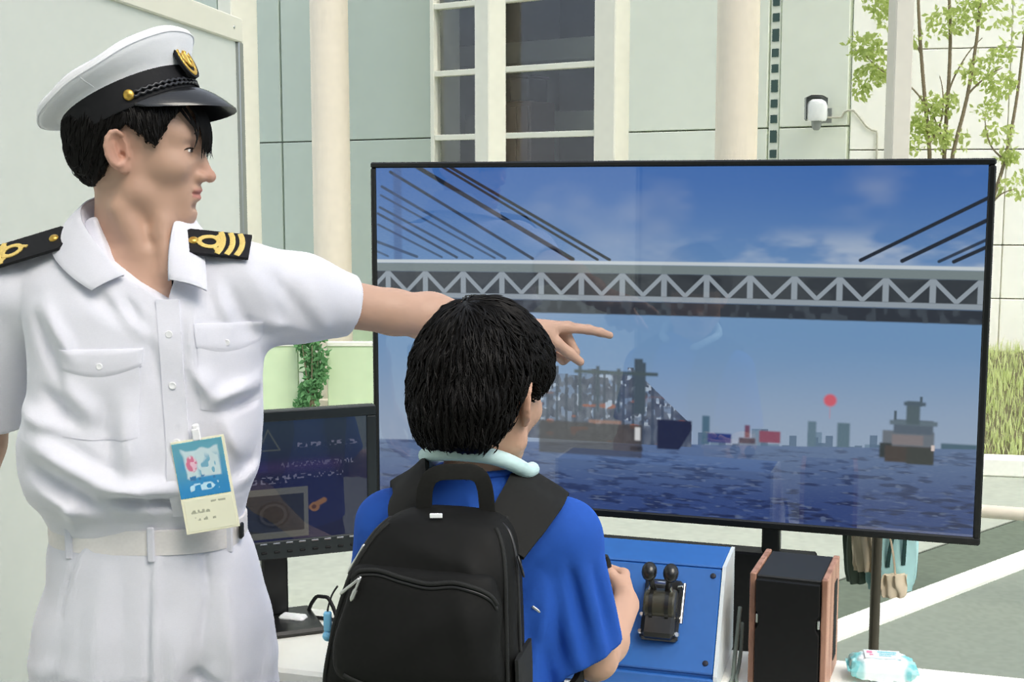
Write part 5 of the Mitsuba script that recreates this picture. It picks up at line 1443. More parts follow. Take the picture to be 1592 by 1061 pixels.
# stand of the collar inside the fold
st = curve([(-.600, 1.915, 1.385), (-.640, 1.950, 1.42), (-.655, 2.0, 1.435), (-.636, 2.06, 1.445), (-.590, 2.080, 1.45), (-.548, 2.062, 1.445), (-.526, 2.02, 1.435), (-.518, 1.965, 1.41), (-.513, 1.93, 1.385)], 40)
put(SH + '__collar_stand', sheet(curve(cf, 40) - [0, 0, 0.002], st, 0.003, None, 0, 4), 'm_shirt', True)
# front placket with buttons
pl = [(-.511, 1.338), (-.503, 1.270), (-.499, 1.200), (-.494, 1.130), (-.492, 1.060), (-.492, 1.012)]
pls = curve([(x, 0, z) for x, z in pl], 40)
V = []
for k, (dx, ty) in enumerate(((-.0165, 0.0), (-.0155, .0018), (.0145, .0022), (.0165, .0018), (.0168, 0.0))):
    x, z = pls[:, 0] + dx, pls[:, 2]
    y = front(shirt, x, z, 1.80, 2.0)
    y = np.convolve(np.pad(y, 3, 'edge'), np.ones(7) / 7, 'valid')
    V.append(np.stack([x, y - ty - 0.0012 + (0.006 if ty == 0 else 0), z], 1))
V = np.stack(V, 1); n = len(pls); i, j = np.meshgrid(np.arange(n - 1), np.arange(4), indexing='ij'); k = (i * 5 + j).ravel()
plm = trimesh.Trimesh(V.reshape(-1, 3), np.vstack([np.stack([k, k + 1, k + 6], 1), np.stack([k, k + 6, k + 5], 1)])[:, ::-1], process=False)
trimesh.repair.fix_normals(plm)
if (plm.face_normals[:, 1].mean() > 0): plm.invert()
put(SH + '__placket', plm, 'm_shirt', 40)
mat('m_button', (238, 238, 240), 0.3, 0.5)
for t in (0.16, 0.40, 0.66):
    q = pls[int(t * 39)]; y = float(front(shirt, [q[0]], [q[2]], 1.8, 2.0)[0])
    put(SH + '__button', xf(lathe([(0, 0), (0.0055, 0), (0.0058, 0.0012), (0.0045, 0.0018), (0.003, 0.0014), (0, 0.0014)], 20), frame([q[0], y - 0.0035, q[2]], [1, 0, 0], z=[0, -1, 0])), 'm_button', 30)
# breast pockets and flaps
put(SH + '__pocket', patch(shirt, [(-.660, 1.258), (-.546, 1.258), (-.546, 1.140), (-.658, 1.140)], 1.80, 2.0, 0.0022, 24, 24, 0.006), 'm_shirt', 40)
put(SH + '__pocket', patch(shirt, [(-.466, 1.292), (-.388, 1.288), (-.394, 1.175), (-.462, 1.175)], 1.80, 2.02, 0.0022, 20, 24, 0.006), 'm_shirt', 40)
put(SH + '__pocket_flap', patch(shirt, [(-.664, 1.266), (-.541, 1.268), (-.543, 1.243), (-.662, 1.237)], 1.80, 2.0, 0.0045, 24, 10, 0.013, bulge=0.0015), 'm_shirt', 40, 'curved pocket flap')
put(SH + '__pocket_flap', patch(shirt, [(-.470, 1.302), (-.380, 1.298), (-.388, 1.268), (-.466, 1.268)], 1.80, 2.02, 0.0045, 20, 10, 0.010, bulge=0.0015), 'm_shirt', 40, 'curved pocket flap')
for x, z in ((-.602, 1.243), (-.427, 1.272)):
    y = float(front(shirt, [x], [z], 1.8, 2.0)[0])
    put(SH + '__button', xf(lathe([(0, 0), (0.0048, 0), (0.005, 0.0012), (0.004, 0.0018), (0.0028, 0.0014), (0, 0.0014)], 18), frame([x, y - 0.0062, z], [1, 0, 0], z=[0, -1, 0])), 'm_button', 30)
# dark neckband of the undershirt and the lanyard that drops into the shirt
put(OF + '__undershirt', patch(officer_body, [(-.5135, 1.405), (-.5065, 1.408), (-.507, 1.335), (-.5135, 1.340)], 1.82, 2.02, 0.002, 5, 20), 'm_undershirt', 40, 'dark edge of an undershirt in the open collar')


# shoulder boards
def board(key, inner, outer, wdir, lab):
    inner, outer = np.array(inner), np.array(outer); x = outer - inner; L = float(np.linalg.norm(x))
    M = frame(inner, x, y=wdir)
    if M[2, 2] < 0: M = frame(inner, x, y=-np.array(wdir))
    w2 = 0.026
    pg = sg.Polygon([(0.012, -w2), (L, -w2), (L, w2), (0.012, w2), (0.0, w2 * 0.55), (0.0, -w2 * 0.55)]).buffer(0.002)
    m = prism(pg, 0.005); m.apply_transform(M)
    kb = put(key, m, 'm_cap_black', False, lab)
    for s in (L - 0.012, L - 0.0265, L - 0.041):
        a = curve([(s - 0.004, -w2, 0.0052), (s + 0.002, 0, 0.0058), (s - 0.004, w2, 0.0052)], 12)
        put(kb + '__stripe', xf(ribbon(a, np.array([0, 0, 1]), 0.0085, 0.0022), M), 'm_gold_thread', False, 'gold braid stripe')
    c0 = L - 0.058
    ring = [(c0 + 0.013 * math.cos(t) * (1.25 if math.cos(t) < 0 else 1), 0.012 * math.sin(t), 0.006) for t in np.linspace(0, 2 * np.pi, 28)]
    put(kb + '__curl', xf(cat(ribbon(ring, np.array([0, 0, 1]), 0.0075, 0.0022), ribbon([(c0 + 0.006, -0.009, 0.0055), (c0 + 0.016, -0.022, 0.0052)], np.array([0, 0, 1]), 0.007, 0.002), ribbon([(c0 + 0.006, 0.009, 0.0055), (c0 + 0.016, 0.022, 0.0052)], np.array([0, 0, 1]), 0.007, 0.002),
                              ribbon([(c0 - 0.016, -0.004, 0.006), (c0 - 0.026, 0.0, 0.006)], np.array([0, 0, 1]), 0.006, 0.002)), M), 'm_gold_thread', False, 'gold braid curl')
    bt = lathe([(0, 0), (0.0075, 0), (0.0072, 0.002), (0.005, 0.004), (0, 0.0048)], 22); bt.apply_translation([0.020, 0, 0.005])
    put(kb + '__button', xf(bt, M), 'm_gold', 40, 'gold button')


board(OF + '__shoulder_board', (-.672, 1.952, 1.428), (-.812, 1.950, 1.386), (0.02, 0.80, 0.60), 'black shoulder board with gold braid')
board(OF + '__shoulder_board', (-.503, 1.955, 1.421), (-.402, 1.968, 1.410), (0.25, 0.80, 0.52), 'black shoulder board with gold braid')

# belt and trousers
belt = []
for z, g in ((0.951, 0.0), (0.9515, 0.003), (0.989, 0.003), (0.9895, 0.0)):
    a = np.linspace(0, 2 * np.pi, 72, endpoint=False); p = 2.4
    ca, sa = np.cos(a), np.sin(a); r = (np.abs(ca) ** p + np.abs(sa) ** p) ** (-1 / p)
    belt.append(np.stack([-.576 + (.150 + g) * r * ca, 1.995 + (.105 + g) * r * sa, 0 * a + z + 0.004 * (-(ca)) * 0.5], 1))
put(OF + '__belt', rings(belt, (True, True)), 'm_belt', 40, 'white webbing belt')
put(OF + '__belt__tip', box_at([-.4215, 1.955, 0.972], [0.006, 0.016, 0.024], None, 0.002), 'm_black_plastic', False, 'small dark clip at the hip')

TR = [(0.60, -.574, 1.992, .196, .125), (0.74, -.574, 1.992, .192, .124), (0.80, -.571, 1.994, .183, .124), (0.88, -.569, 1.995, .168, .117), (0.93, -.573, 1.995, .160, .111), (0.965, -.576, 1.995, .151, .105), (0.992, -.577, 1.995, .149, .103)]
TF = [((-.546, .955), (-.551, .70), .006, -.0050), ((-.538, .955), (-.542, .70), .010, .0045), ((-.471, .958), (-.463, .888), .006, -.0035), ((-.463, .89), (-.475, .80), .007, -.004), ((-.652, .968), (-.690, .860), .0045, -.004), ((-.645, .960), (-.680, .865), .010, .0025),
      ((-.615, .918), (-.635, .70), .020, .006), ((-.436, .918), (-.420, .70), .018, .008), ((-.470, .80), (-.500, .70), .018, -.010), ((-.515, .85), (-.505, .72), .016, .005), ((-.68, .82), (-.72, .70), .014, -.005), ((-.39, .84), (-.40, .70), .012, -.004), ((-.585, .93), (-.590, .75), .012, -.0025),
      ((-.50, .77), (-.44, .73), .012, -.005)]


def trousers(P):
    f = stack(P, TR, math.radians(3), 2.3)
    f = smax(f, 0.745 - P[:, 2], 0.025)
    lg = chain(P, [(-.668, 1.992, .80), (-.671, 1.992, .70), (-.675, 1.985, .46), (-.672, 2.005, .10)], [.088, .094, .080, .080], 0.03)
    lr = chain(P, [(-.480, 1.992, .80), (-.477, 1.992, .70), (-.470, 1.985, .46), (-.470, 2.005, .10)], [.088, .094, .080, .080], 0.03)
    f = smin(f, smin(lg, lr, 0.012), 0.025)
    for a, b, w, am in TF:
        f = f - fold2(P, a, b, w, am * 1.4, -1, 1.99)
    for x in (-.672, -.472):                                  # pressed crease down each leg
        f = f - fold2(P, (x, .72), (x, .12), .010, .006, -1, 1.98)
    f = smax(f, 0.045 - P[:, 2], 0.006)
    return smax(f - 0.001 * (meshkit.noise(P * 30) - 0.5), P[:, 2] - 0.9915, 0.002)


otr = biggest(nets(trousers, (-.80, 1.83, 0.03), (-.35, 2.16, 1.01), 0.0045, margin=0.016))
put(OF + '__trousers', otr, 'm_trouser', True, 'white pleated uniform trousers')
for x in (-.672, -.543, -.437):
    z0, z1 = 0.942, 0.996
    y = 1.995 - .110 * (1 - min(1, abs((x + .576) / .152)) ** 2.4) ** (1 / 2.4)
    put(OF + '__trousers__belt_loop', box_at([x, y - 0.0015, (z0 + z1) / 2], [0.011, 0.006, z1 - z0], None, 0.002), 'm_trouser', False)
for x in (-.672, -.472):
    def shoe(P, x=x):
        f = smin(ell(P, (x, 1.93, .035), (.046, .135, .040)), ell(P, (x, 2.0, .055), (.042, .062, .055)), 0.03)
        return smax(f, 0.004 - P[:, 2], 0.003)
    put(OF + '__shoe', biggest(nets(shoe, (x - .08, 1.76, -.01), (x + .08, 2.10, .14), 0.006)), 'm_shoe_white', True, 'white shoe')

# ---- hair of the officer
OCX = [-0.12, -0.075, -0.05, -0.030, -0.014, 0.0, 0.012, 0.030, 0.043, 0.052, 0.062, 0.075]
OCZ = [-0.052, -0.058, -0.050, -0.026, 0.034, 0.044, 0.040, 0.026, 0.020, 0.032, 0.058, 0.080]


def ohair(P):
    L = HO.loc(P)
    f = HO.cranium(L) - 0.0095
    f = smax(f, L[:, 0] - 0.072 - 0.3 * (L[:, 2] - 0.07), 0.01)                       # open at the brow
    cut = np.interp(L[:, 0], OCX, OCZ) + 0.008 * (meshkit.noise(np.stack([L[:, 0] * 190, L[:, 1] * 120, L[:, 2] * 12], 1)) - 0.5)
    f = smax(f, cut - L[:, 2], 0.004)
    f = f + 0.0013 * np.sin(L[:, 1] * 300 + L[:, 0] * 420 + 5 * meshkit.noise(L * 50))
    return smax(f, L[:, 2] - 0.105, 0.01) * np.float32(HO.s)


oh = nets(ohair, (-.72, 1.88, 1.46), (-.46, 2.12, 1.70), 0.0026, margin=0.01, project=0)
rg = np.random.default_rng(11)
scal = lambda P: HO.cranium(HO.loc(P)) * np.float32(HO.s)


def scatter(m, n, rg, keep):
    a = m.area_faces; i = rg.choice(len(a), n * 3, p=a / a.sum()); t = rg.dirichlet((1, 1, 1), n * 3)
    p = (m.triangles[i] * t[:, :, None]).sum(1); ok = keep(p); return p[ok][:n]


rt = scatter(oh, 2600, rg, lambda p: HO.loc(p.astype(np.float32))[:, 2] < 0.10)
L = HO.loc(rt.astype(np.float32))
room = np.maximum(L[:, 2] - np.interp(L[:, 0], OCX, OCZ), 0.003)
dd = np.stack([np.where(L[:, 0] > 0, 0.35, -0.30), np.sign(L[:, 1]) * 0.1, -0.9 + 0 * L[:, 0]], 1)
s1 = strands(rt, HO.vec(dd), np.minimum(rg.uniform(0.012, 0.030, len(rt)), room * 1.05 + 0.003), 0.0026, ohair, 3, 0.3, 5, 0.0015, 0.15)
# the fringe that hangs from under the peak
F0, FD, FL = [], [], []
for k in range(260):
    y = rg.uniform(-0.058, 0.058)
    if y < -0.028 and rg.uniform() < 0.86: continue
    x = 0.086 - 5.0 * y * y + rg.uniform(-0.006, 0.004); z = 0.085 + rg.uniform(-0.006, 0.006)
    F0.append((x, y, z)); FD.append((0.16, 0.10 if y > -0.03 else 0.5, -1.0)); FL.append(rg.uniform(0.050, 0.084) * (1.0 if y > -0.03 else 0.7))
s2 = strands(HO.world(F0), HO.vec(FD), np.array(FL), 0.0062, lambda P: smin(scal(P), HO.face(HO.loc(P)) * np.float32(HO.s), 0.01), 5, 0.25, 6, 0.007, 0.13)
put(OF + '__hair', cat(oh, s1, s2), 'm_hair', 50, 'short black hair with a fringe')

# ---- the cap
CR = Rz(math.radians(4)) @ Ry(math.radians(-24)) @ Rx(math.radians(-8)); CC = np.array([-.583, 2.0, 1.622])
MC = np.eye(4); MC[:3, :3] = CR; MC[:3, 3] = CC
na = 96; A = np.linspace(0, 2 * np.pi, na, endpoint=False)


def ringc(rx, ry, z, tilt, cx=0.0, wob=0.0):
    x = cx + rx * np.cos(A); y = ry * np.sin(A)
    return np.stack([x, y, z + tilt * x + wob * np.sin(A * 2 + 0.5)], 1)


CAPK = OF + '__cap'
name_k = put(CAPK, xf(rings([ringc(.0985, .0805, -.022, .0), ringc(.1025, .0845, -.021, 0), ringc(.1035, .0855, -.019, 0), ringc(.1040, .0860, .022, .02), ringc(.1035, .0855, .0235, .02), ringc(.098, .080, .0235, .02)], (False, True)), MC), 'm_cap_black', 40, 'white peaked cap with black band and gold badge')
prof_ = np.array([(.1030, .0850, .020, .02, 0), (.1095, .0910, .0275, .04, 0), (.1215, .1040, .0360, .09, -.002), (.1300, .1130, .0430, .125, -.003), (.1330, .1160, .0490, .135, -.003), (.1315, .1145, .0550, .13, -.003), (.1230, .1070, .0600, .115, -.003), (.1020, .0890, .0645, .09, -.002), (.0680, .0600, .0670, .07, -.001), (.0300, .0270, .0680, .06, 0)])
tt = np.linspace(0, len(prof_) - 1, 40); pr = np.stack([PchipInterpolator(np.arange(len(prof_)), prof_[:, k])(tt) for k in range(5)], 1)
lp = []
for rx, ry, z, ti, cx in pr:
    q = ringc(rx, ry, z, ti, cx)
    q[:, 2] += 0.010 * np.exp(-((q[:, 0] - 0.085) / 0.045) ** 2) * np.clip((z - 0.03) / 0.04, 0, 1)        # the crown stands up over the badge
    q[:, 2] += 0.0012 * np.sin(A * 9) * np.clip((z - 0.03) / 0.03, 0, 1) * np.clip((rx - 0.05) / 0.05, 0, 1)
    lp.append(q)
put(CAPK + '__crown', xf(rings(lp, (False, True)), MC), 'm_cap_white', True, 'white crown')
pip = [lp[16][k] * [1.004, 1.004, 1] for k in range(na)]; pip.append(pip[0])
put(CAPK + '__piping', xf(tube(pip, 0.0014, 8, False), MC), 'm_cap_white', True)
for sgn in (-1, 1):
    kk = int((math.radians(100) if sgn > 0 else 2 * np.pi - math.radians(100)) / (2 * np.pi) * na)
    put(CAPK + '__seam', xf(tube([lp[r][kk] * [1.002, 1.002, 1.001] for r in range(4, 17)], 0.0008, 6), MC), 'm_cap_white', True)
# peak
vis_t, vis_b = [], []
for t in np.linspace(0, 1, 14):
    rowt = []
    for a in np.linspace(-78, 78, 49):
        ar = math.radians(a); d = 0.050 * max(0.0, math.cos(ar * 90 / 78)) ** 0.55 * t
        x, y = .1045 * math.cos(ar), .0865 * math.sin(ar); nx, ny = math.cos(ar) * 0.96, math.sin(ar) * 0.42
        rowt.append((x + nx * d * 0.86, y + ny * d * 0.5, -.012 - d * 0.42 - 0.6 * d * d / 0.050 - 0.006 * (abs(a) / 78) ** 2))
    vis_t.append(rowt)
vt_ = np.array(vis_t); vb_ = vt_ - [0, 0, 0.0032]
n1, n2 = vt_.shape[:2]; i, j = np.meshgrid(np.arange(n1 - 1), np.arange(n2 - 1), indexing='ij'); k = (i * n2 + j).ravel(); Q = np.stack([k, k + n2, k + n2 + 1, k + 1], 1); N = n1 * n2
B = np.array(list(range(n2)) + [n2 * i + n2 - 1 for i in range(1, n1)] + [n2 * (n1 - 1) + j for j in range(n2 - 2, -1, -1)] + [n2 * i for i in range(n1 - 2, 0, -1)]); C = np.roll(B, -1)
q = np.vstack([Q, Q[:, ::-1] + N, np.stack([B, C, C + N, B + N], 1)[:, ::-1]])
vm = trimesh.Trimesh(np.vstack([vt_.reshape(-1, 3), vb_.reshape(-1, 3)]), np.vstack([q[:, [0, 1, 2]], q[:, [0, 2, 3]]]), process=False); trimesh.repair.fix_normals(vm)
put(CAPK + '__visor', xf(vm, MC), 'm_visor', 40, 'glossy black peak')
# chin cord, side buttons, badge
cord = [((.1065) * math.cos(a), .0885 * math.sin(a), -.010 + 0.004 * math.cos(a) + 0.0012 * math.sin(a * 60)) for a in np.linspace(-1.36, 1.36, 160)]
cord2 = [((.1065) * math.cos(a), .0885 * math.sin(a), -.004 + 0.004 * math.cos(a) - 0.0012 * math.sin(a * 60)) for a in np.linspace(-1.36, 1.36, 160)]
mat('m_cord', (44, 44, 48), 0.3, 0.6, 0.3)
put(CAPK + '__chin_cord', xf(cat(tube(cord, 0.0023, 7), tube(cord2, 0.0023, 7)), MC), 'm_cord', True, 'twisted dark chin cord')
for sgn in (-1, 1):
    a = sgn * 1.36; b = lathe([(0, 0), (0.0085, 0), (0.0082, 0.0025), (0.006, 0.005), (0, 0.006)], 24)
    put(CAPK + '__button', xf(b, MC @ frame([.1055 * math.cos(a) - 0.002, .0868 * math.sin(a), -.004], [1, 0, 0], z=[math.cos(a), math.sin(a), 0])), 'm_gold', 40, 'gold button')
MBd = MC @ frame([.1055, -.0225, .030], [0.25, 0.97, 0], y=[-0.10, 0.02, 1])
bg = prism(sg.Point(0, 0).buffer(1, 24).buffer(0), 0.005); bg.apply_scale([0.026, 0.034, 1])
put(CAPK + '__badge', xf(bg, MBd), 'm_cap_black', 40, 'cap badge on a black oval')
leafs = []
for sgn in (-1, 1):
    for a in np.linspace(-1.45, 1.25, 11):
        c = np.array([sgn * 0.0175 * math.cos(a), 0.026 * math.sin(a), 0.005]); m = trimesh.creation.icosphere(2, 1.0); m.apply_scale([0.0032, 0.0062, 0.0022])
        R = np.eye(4); R[:3, :3] = Rz(sgn * (a * 0.9) + sgn * 0.35); m.apply_transform(R); m.apply_translation(c); leafs.append(m)
put(CAPK + '__badge__wreath', xf(cat(*leafs), MBd), 'm_gold', 40, 'gold leaf wreath')
an = cat(tube([(0, -0.014, 0.007), (0, 0.016, 0.007)], 0.0022, 10), tube([(-0.006, 0.010, 0.007), (0.006, 0.010, 0.007)], 0.0018, 10), tube([(0.009 * math.sin(t), -0.006 - 0.009 * math.cos(t), 0.007) for t in np.linspace(-1.3, 1.3, 14)], 0.002, 10),
         tube([(0.0032 * math.sin(t), 0.0195 + 0.0032 * math.cos(t), 0.007) for t in np.linspace(0, 6.283, 16)], 0.0014, 8), xf(trimesh.creation.icosphere(3, 1.0), np.diag([0.010, 0.012, 0.0035, 1.0])).apply_translation([0, 0.0, 0.005]))
put(CAPK + '__badge__anchor', xf(an, MBd), 'm_gold', 40, 'gold anchor')

# ---- the name badge hanging on his shirt front
bx = [(-.498, 1.130), (-.424, 1.142), (-.402, 1.005), (-.486, .991)]
yb = float(front(shirt, [-.46], [1.06], 1.8, 2.0)[0]) - 0.027
bc = np.array([(-.4525), yb, 1.067]); bdir = np.array([.0790, 0.004, .0125]); upv = np.array([-.0170, 0.006, .1375])
MBg = frame(bc, bdir, y=upv); BW, BH = 0.079, 0.139
NB = 'name_badge'
name(NB, 'name badge with a blue upper card hanging on the officer\'s white shirt front', 'badge')
scene['m_badge_clear'] = {'type': 'thindielectric', 'int_ior': 1.3}
mat('m_badge_paper', (232, 230, 204), 0.5, 0.4)
mat('m_badge_blue', (70, 140, 190), 0.4, 0.4)


def badge_print(p, n, uv):
    """a blue card with a pale field of pink and blue marks, and a line of light marks below"""
    u, v = uv.x, uv.y
    c = mikit.mix(sRGB(56, 140, 196), sRGB(100, 164, 184), mikit.smoothstep(0.3, 1.0, v + 0.3 * mikit.noise(u * 5, v * 5)))
    d = dr.maximum(dr.abs(u - 0.53) / 0.40, dr.abs(v - 0.60) / 0.30) + 0.22 * (mikit.noise(u * 7, v * 7, 2.0) - 0.5)
    c = mikit.mix(c, sRGB(196, 216, 222), 1 - mikit.smoothstep(0.78, 0.95, d))
    k = mikit.noise(u * 19, v * 9, 5.0)
    c = mikit.mix(c, sRGB(120, 172, 196), mikit.smoothstep(0.55, 0.7, k) * (1 - mikit.smoothstep(0.7, 0.95, d)) * boxm(u, v, 0.45, 0.95, 0.3, 0.72, 0.05))
    e = dr.sqrt(((u - 0.33) / 0.13) ** 2 + ((v - 0.60) / 0.17) ** 2)
    c = mikit.mix(c, sRGB(226, 186, 204), 1 - mikit.smoothstep(0.6, 1.0, e))
    c = mikit.mix(c, sRGB(206, 120, 148), mikit.smoothstep(0.5, 0.62, mikit.noise(u * 22, v * 18, 9.0)) * (1 - mikit.smoothstep(0.7, 1.0, e)))
    c = mikit.mix(c, sRGB(66, 124, 172), mikit.smoothstep(0.45, 0.6, mikit.noise(u * 18, v * 10, 1.0)) * boxm(u, v, 0.25, 0.8, 0.30, 0.38, 0.01))
    m = mikit.smoothstep(0.42, 0.55, mikit.noise(u * 15, v * 12, 3.0)) * boxm(u, v, 0.22, 0.80, 0.11, 0.24, 0.01)
    return mikit.mix(c, sRGB(190, 226, 244), m)


def badge_note(p, n, uv):
    u, v = uv.x, uv.y
    m = mikit.smoothstep(0.56, 0.68, mikit.noise(u * 22, v * 9, 3.0)) * dr.maximum(dr.maximum(boxm(u, v, 0.10, 0.5, 0.55, 0.66, 0.01), boxm(u, v, 0.10, 0.6, 0.32, 0.43, 0.01)), boxm(u, v, 0.55, 0.85, 0.84, 0.90, 0.01))
    return mikit.mix(sRGB(230, 230, 206), sRGB(140, 144, 120), m * 0.75)


mat('m_badge_print', mikit.proc(badge_print), 0.35, 0.4)
mat('m_badge_note', mikit.proc(badge_note), 0.5, 0.4)


def card(x0, x1, y0, y1, z, th, key, m, lab):
    b = box_at([(x0 + x1) / 2, (y0 + y1) / 2, z], [x1 - x0, y1 - y0, th], None, 0.0004)
    uv_ = np.stack([(b.vertices[:, 0] - x0) / (x1 - x0), (b.vertices[:, 1] - y0) / (y1 - y0)], 1)
    put(key, xf(b, MBg), m, False, lab, uv=uv_)


# local z of the badge frame: make it face the viewer
ZS_ = -1.0 if MBg[1, 2] > 0 else 1.0
card(-BW / 2, BW / 2, -BH / 2, BH / 2, 0.0, 0.0022, NB + '__holder', 'm_badge_paper', 'cream paper holder')
card(-BW / 2 + 0.001, BW / 2 - 0.004, -0.016, BH / 2 - 0.003, ZS_ * 0.0016, 0.0012, NB + '__card', 'm_badge_print', 'blue printed card')
card(-BW / 2 + 0.004, BW / 2 - 0.003, -BH / 2 + 0.003, -0.019, ZS_ * 0.0015, 0.0010, NB + '__note', 'm_badge_note', 'cream note with handwriting')
put(NB + '__clip', xf(cat(box_at([0, BH / 2 + 0.006, 0.001 * ZS_], [0.012, 0.018, 0.004], None, 0.0015), box_at([0, BH / 2 + 0.016, -0.004 * ZS_], [0.009, 0.010, 0.012], None, 0.002)), MBg), 'm_button', False, 'pale plastic clip')


# ================================================================ THE BOY
mat('m_tee', grain((38, 84, 172), 0.03, 700, 0.02, 8), 0.8, 0.2, sheen=0.2)
mat('m_shorts', grain((34, 38, 52), 0.05, 600, 0.03, 8), 0.8, 0.2)
mat('m_pack', grain((16, 16, 15), 0.10, 700, 0.05, 9), 0.66, 0.22)
mat('m_pack_panel', grain((32, 33, 32), 0.10, 700, 0.05, 9), 0.7, 0.3)
mat('m_strap', grain((27, 27, 25), 0.12, 600, 0.05, 9), 0.75, 0.25)
mat('m_zip', (34, 34, 35), 0.35, 0.5)
mat('m_silver', (214, 214, 210), 0.28, 0.5, 0.9)
mat('m_ring', grain((198, 226, 224), 0.05, 200, 0.05, 40), 0.45, 0.4)
mat('m_charm', (120, 186, 222), 0.35, 0.5)
mat('m_sneaker', (60, 64, 74), 0.6, 0.3)
mat('m_sole', (220, 220, 214), 0.6, 0.3)

BO = 'person_001'
name(BO, 'boy with short black hair in a blue shirt seen from behind working the blue console', 'person')
HB = Head((-0.042, 1.720, 1.214), Rz(math.radians(62)) @ Ry(math.radians(8)), 0.925)
BY = math.radians(-12)
BT = [(.60, -.048, 1.742, .128, .092), (.72, -.048, 1.742, .134, .096), (.80, -.048, 1.740, .134, .094), (.88, -.049, 1.739, .132, .090), (.96, -.050, 1.738, .138, .088), (1.02, -.050, 1.738, .142, .084), (1.055, -.049, 1.737, .128, .076), (1.085, -.048, 1.735, .092, .066), (1.110, -.047, 1.733, .062, .056), (1.128, -.046, 1.732, .054, .051)]
RS, RE, RW = np.array([.072, 1.712, 1.030]), np.array([.117, 1.745, .846]), np.array([.176, 1.925, .862])
LS, LE, LW = np.array([-.170, 1.768, 1.030]), np.array([-.198, 1.790, .850]), np.array([-.150, 1.935, .762])
RD = np.array([.02, .99, .10])


def boy_body(P):
    f = HB.sdf(P)
    nk = rc(P, (-.046, 1.738, 1.06), (-.044, 1.722, 1.20), .050, .046)
    f = smin(f, nk, 0.02)
    t = stack(P, [(z, x, y, a - .014, b - .014) for z, x, y, a, b in BT if z < 1.115], BY, 2.35)
    t = smin(t, rc(P, (.02, 1.724, 1.052), RS, .030, .036), 0.03)
    t = smin(t, rc(P, (-.11, 1.758, 1.052), LS, .030, .036), 0.03)
    f = smin(f, t, 0.025)
    r = chain(P, [RS, RE], [.036, .031], 0.02); fo = RW - RE
    r = smin(r, chain(P, [RE, RE + fo * .3, RW], [.0305, .031, .0205], 0.02), 0.012)
    r = smin(r, hand_sdf(P, RW, RD, (-1, .05, .05), (0, 0, 1), 0.80, ((55, 75, 45), (58, 78, 45), (60, 80, 45), (62, 80, 45)), (0.75, 0.35, 0.55)), 0.010)
    l = chain(P, [LS, LE], [.036, .030], 0.02); fo = LW - LE
    l = smin(l, chain(P, [LE, LE + fo * .3, LW], [.030, .030, .0200], 0.02), 0.012)
    l = smin(l, hand_sdf(P, LW, (.25, .95, -.22), (.1, -.2, -1), (1, -.2, 0), 0.80, ((14, 18, 10),) * 4, (0.75, 0.5, 0.2)), 0.010)
    f = smin(smin(f, r, 0.015), l, 0.015)
    lg = chain(P, [(-.108, 1.758, .62), (-.112, 1.752, .36), (-.112, 1.765, .07)], [.064, .046, .030], 0.02)
    lr = chain(P, [(.018, 1.728, .62), (.022, 1.722, .36), (.022, 1.735, .07)], [.064, .046, .030], 0.02)
    return smin(f, smin(lg, lr, 0.01), 0.02)


bb = biggest(nets(boy_body, (-.27, 1.56, 0.02), (.24, 2.08, 1.38), 0.0034, margin=0.012))
put(BO + '__body', bb, 'm_skin', True, color=HB.paint(bb.vertices, (200, 160, 136), (196, 132, 112), (182, 112, 104)))
HB.eyes(BO)

TEE = [((-.02, 1.02), (-.08, .93), .014, .006), ((.03, 1.0), (-.03, .90), .012, -.006), ((.05, .97), (.02, .80), .014, .007), ((-.12, 1.04), (-.10, .95), .012, .005), ((.00, .92), (.03, .78), .012, .006), ((.04, .90), (.06, .79), .010, -.006), ((-.06, 1.09), (-.02, 1.04), .010, .004)]
ad = (RE - RS) / np.linalg.norm(RE - RS); ald = (LE - LS) / np.linalg.norm(LE - LS)
RC_, LC_ = np.array([.096, 1.728, .862]), LS + ald * 0.155
rcd = (RC_ - RS) / np.linalg.norm(RC_ - RS)


def tee_core(P):
    f = stack(P, BT, BY, 2.35)
    f = smin(f, rc(P, (.02, 1.724, 1.054), RS + [0, 0, .002], .040, .047), 0.03)
    return smin(f, rc(P, (-.11, 1.758, 1.054), LS + [0, 0, .002], .040, .046), 0.03)


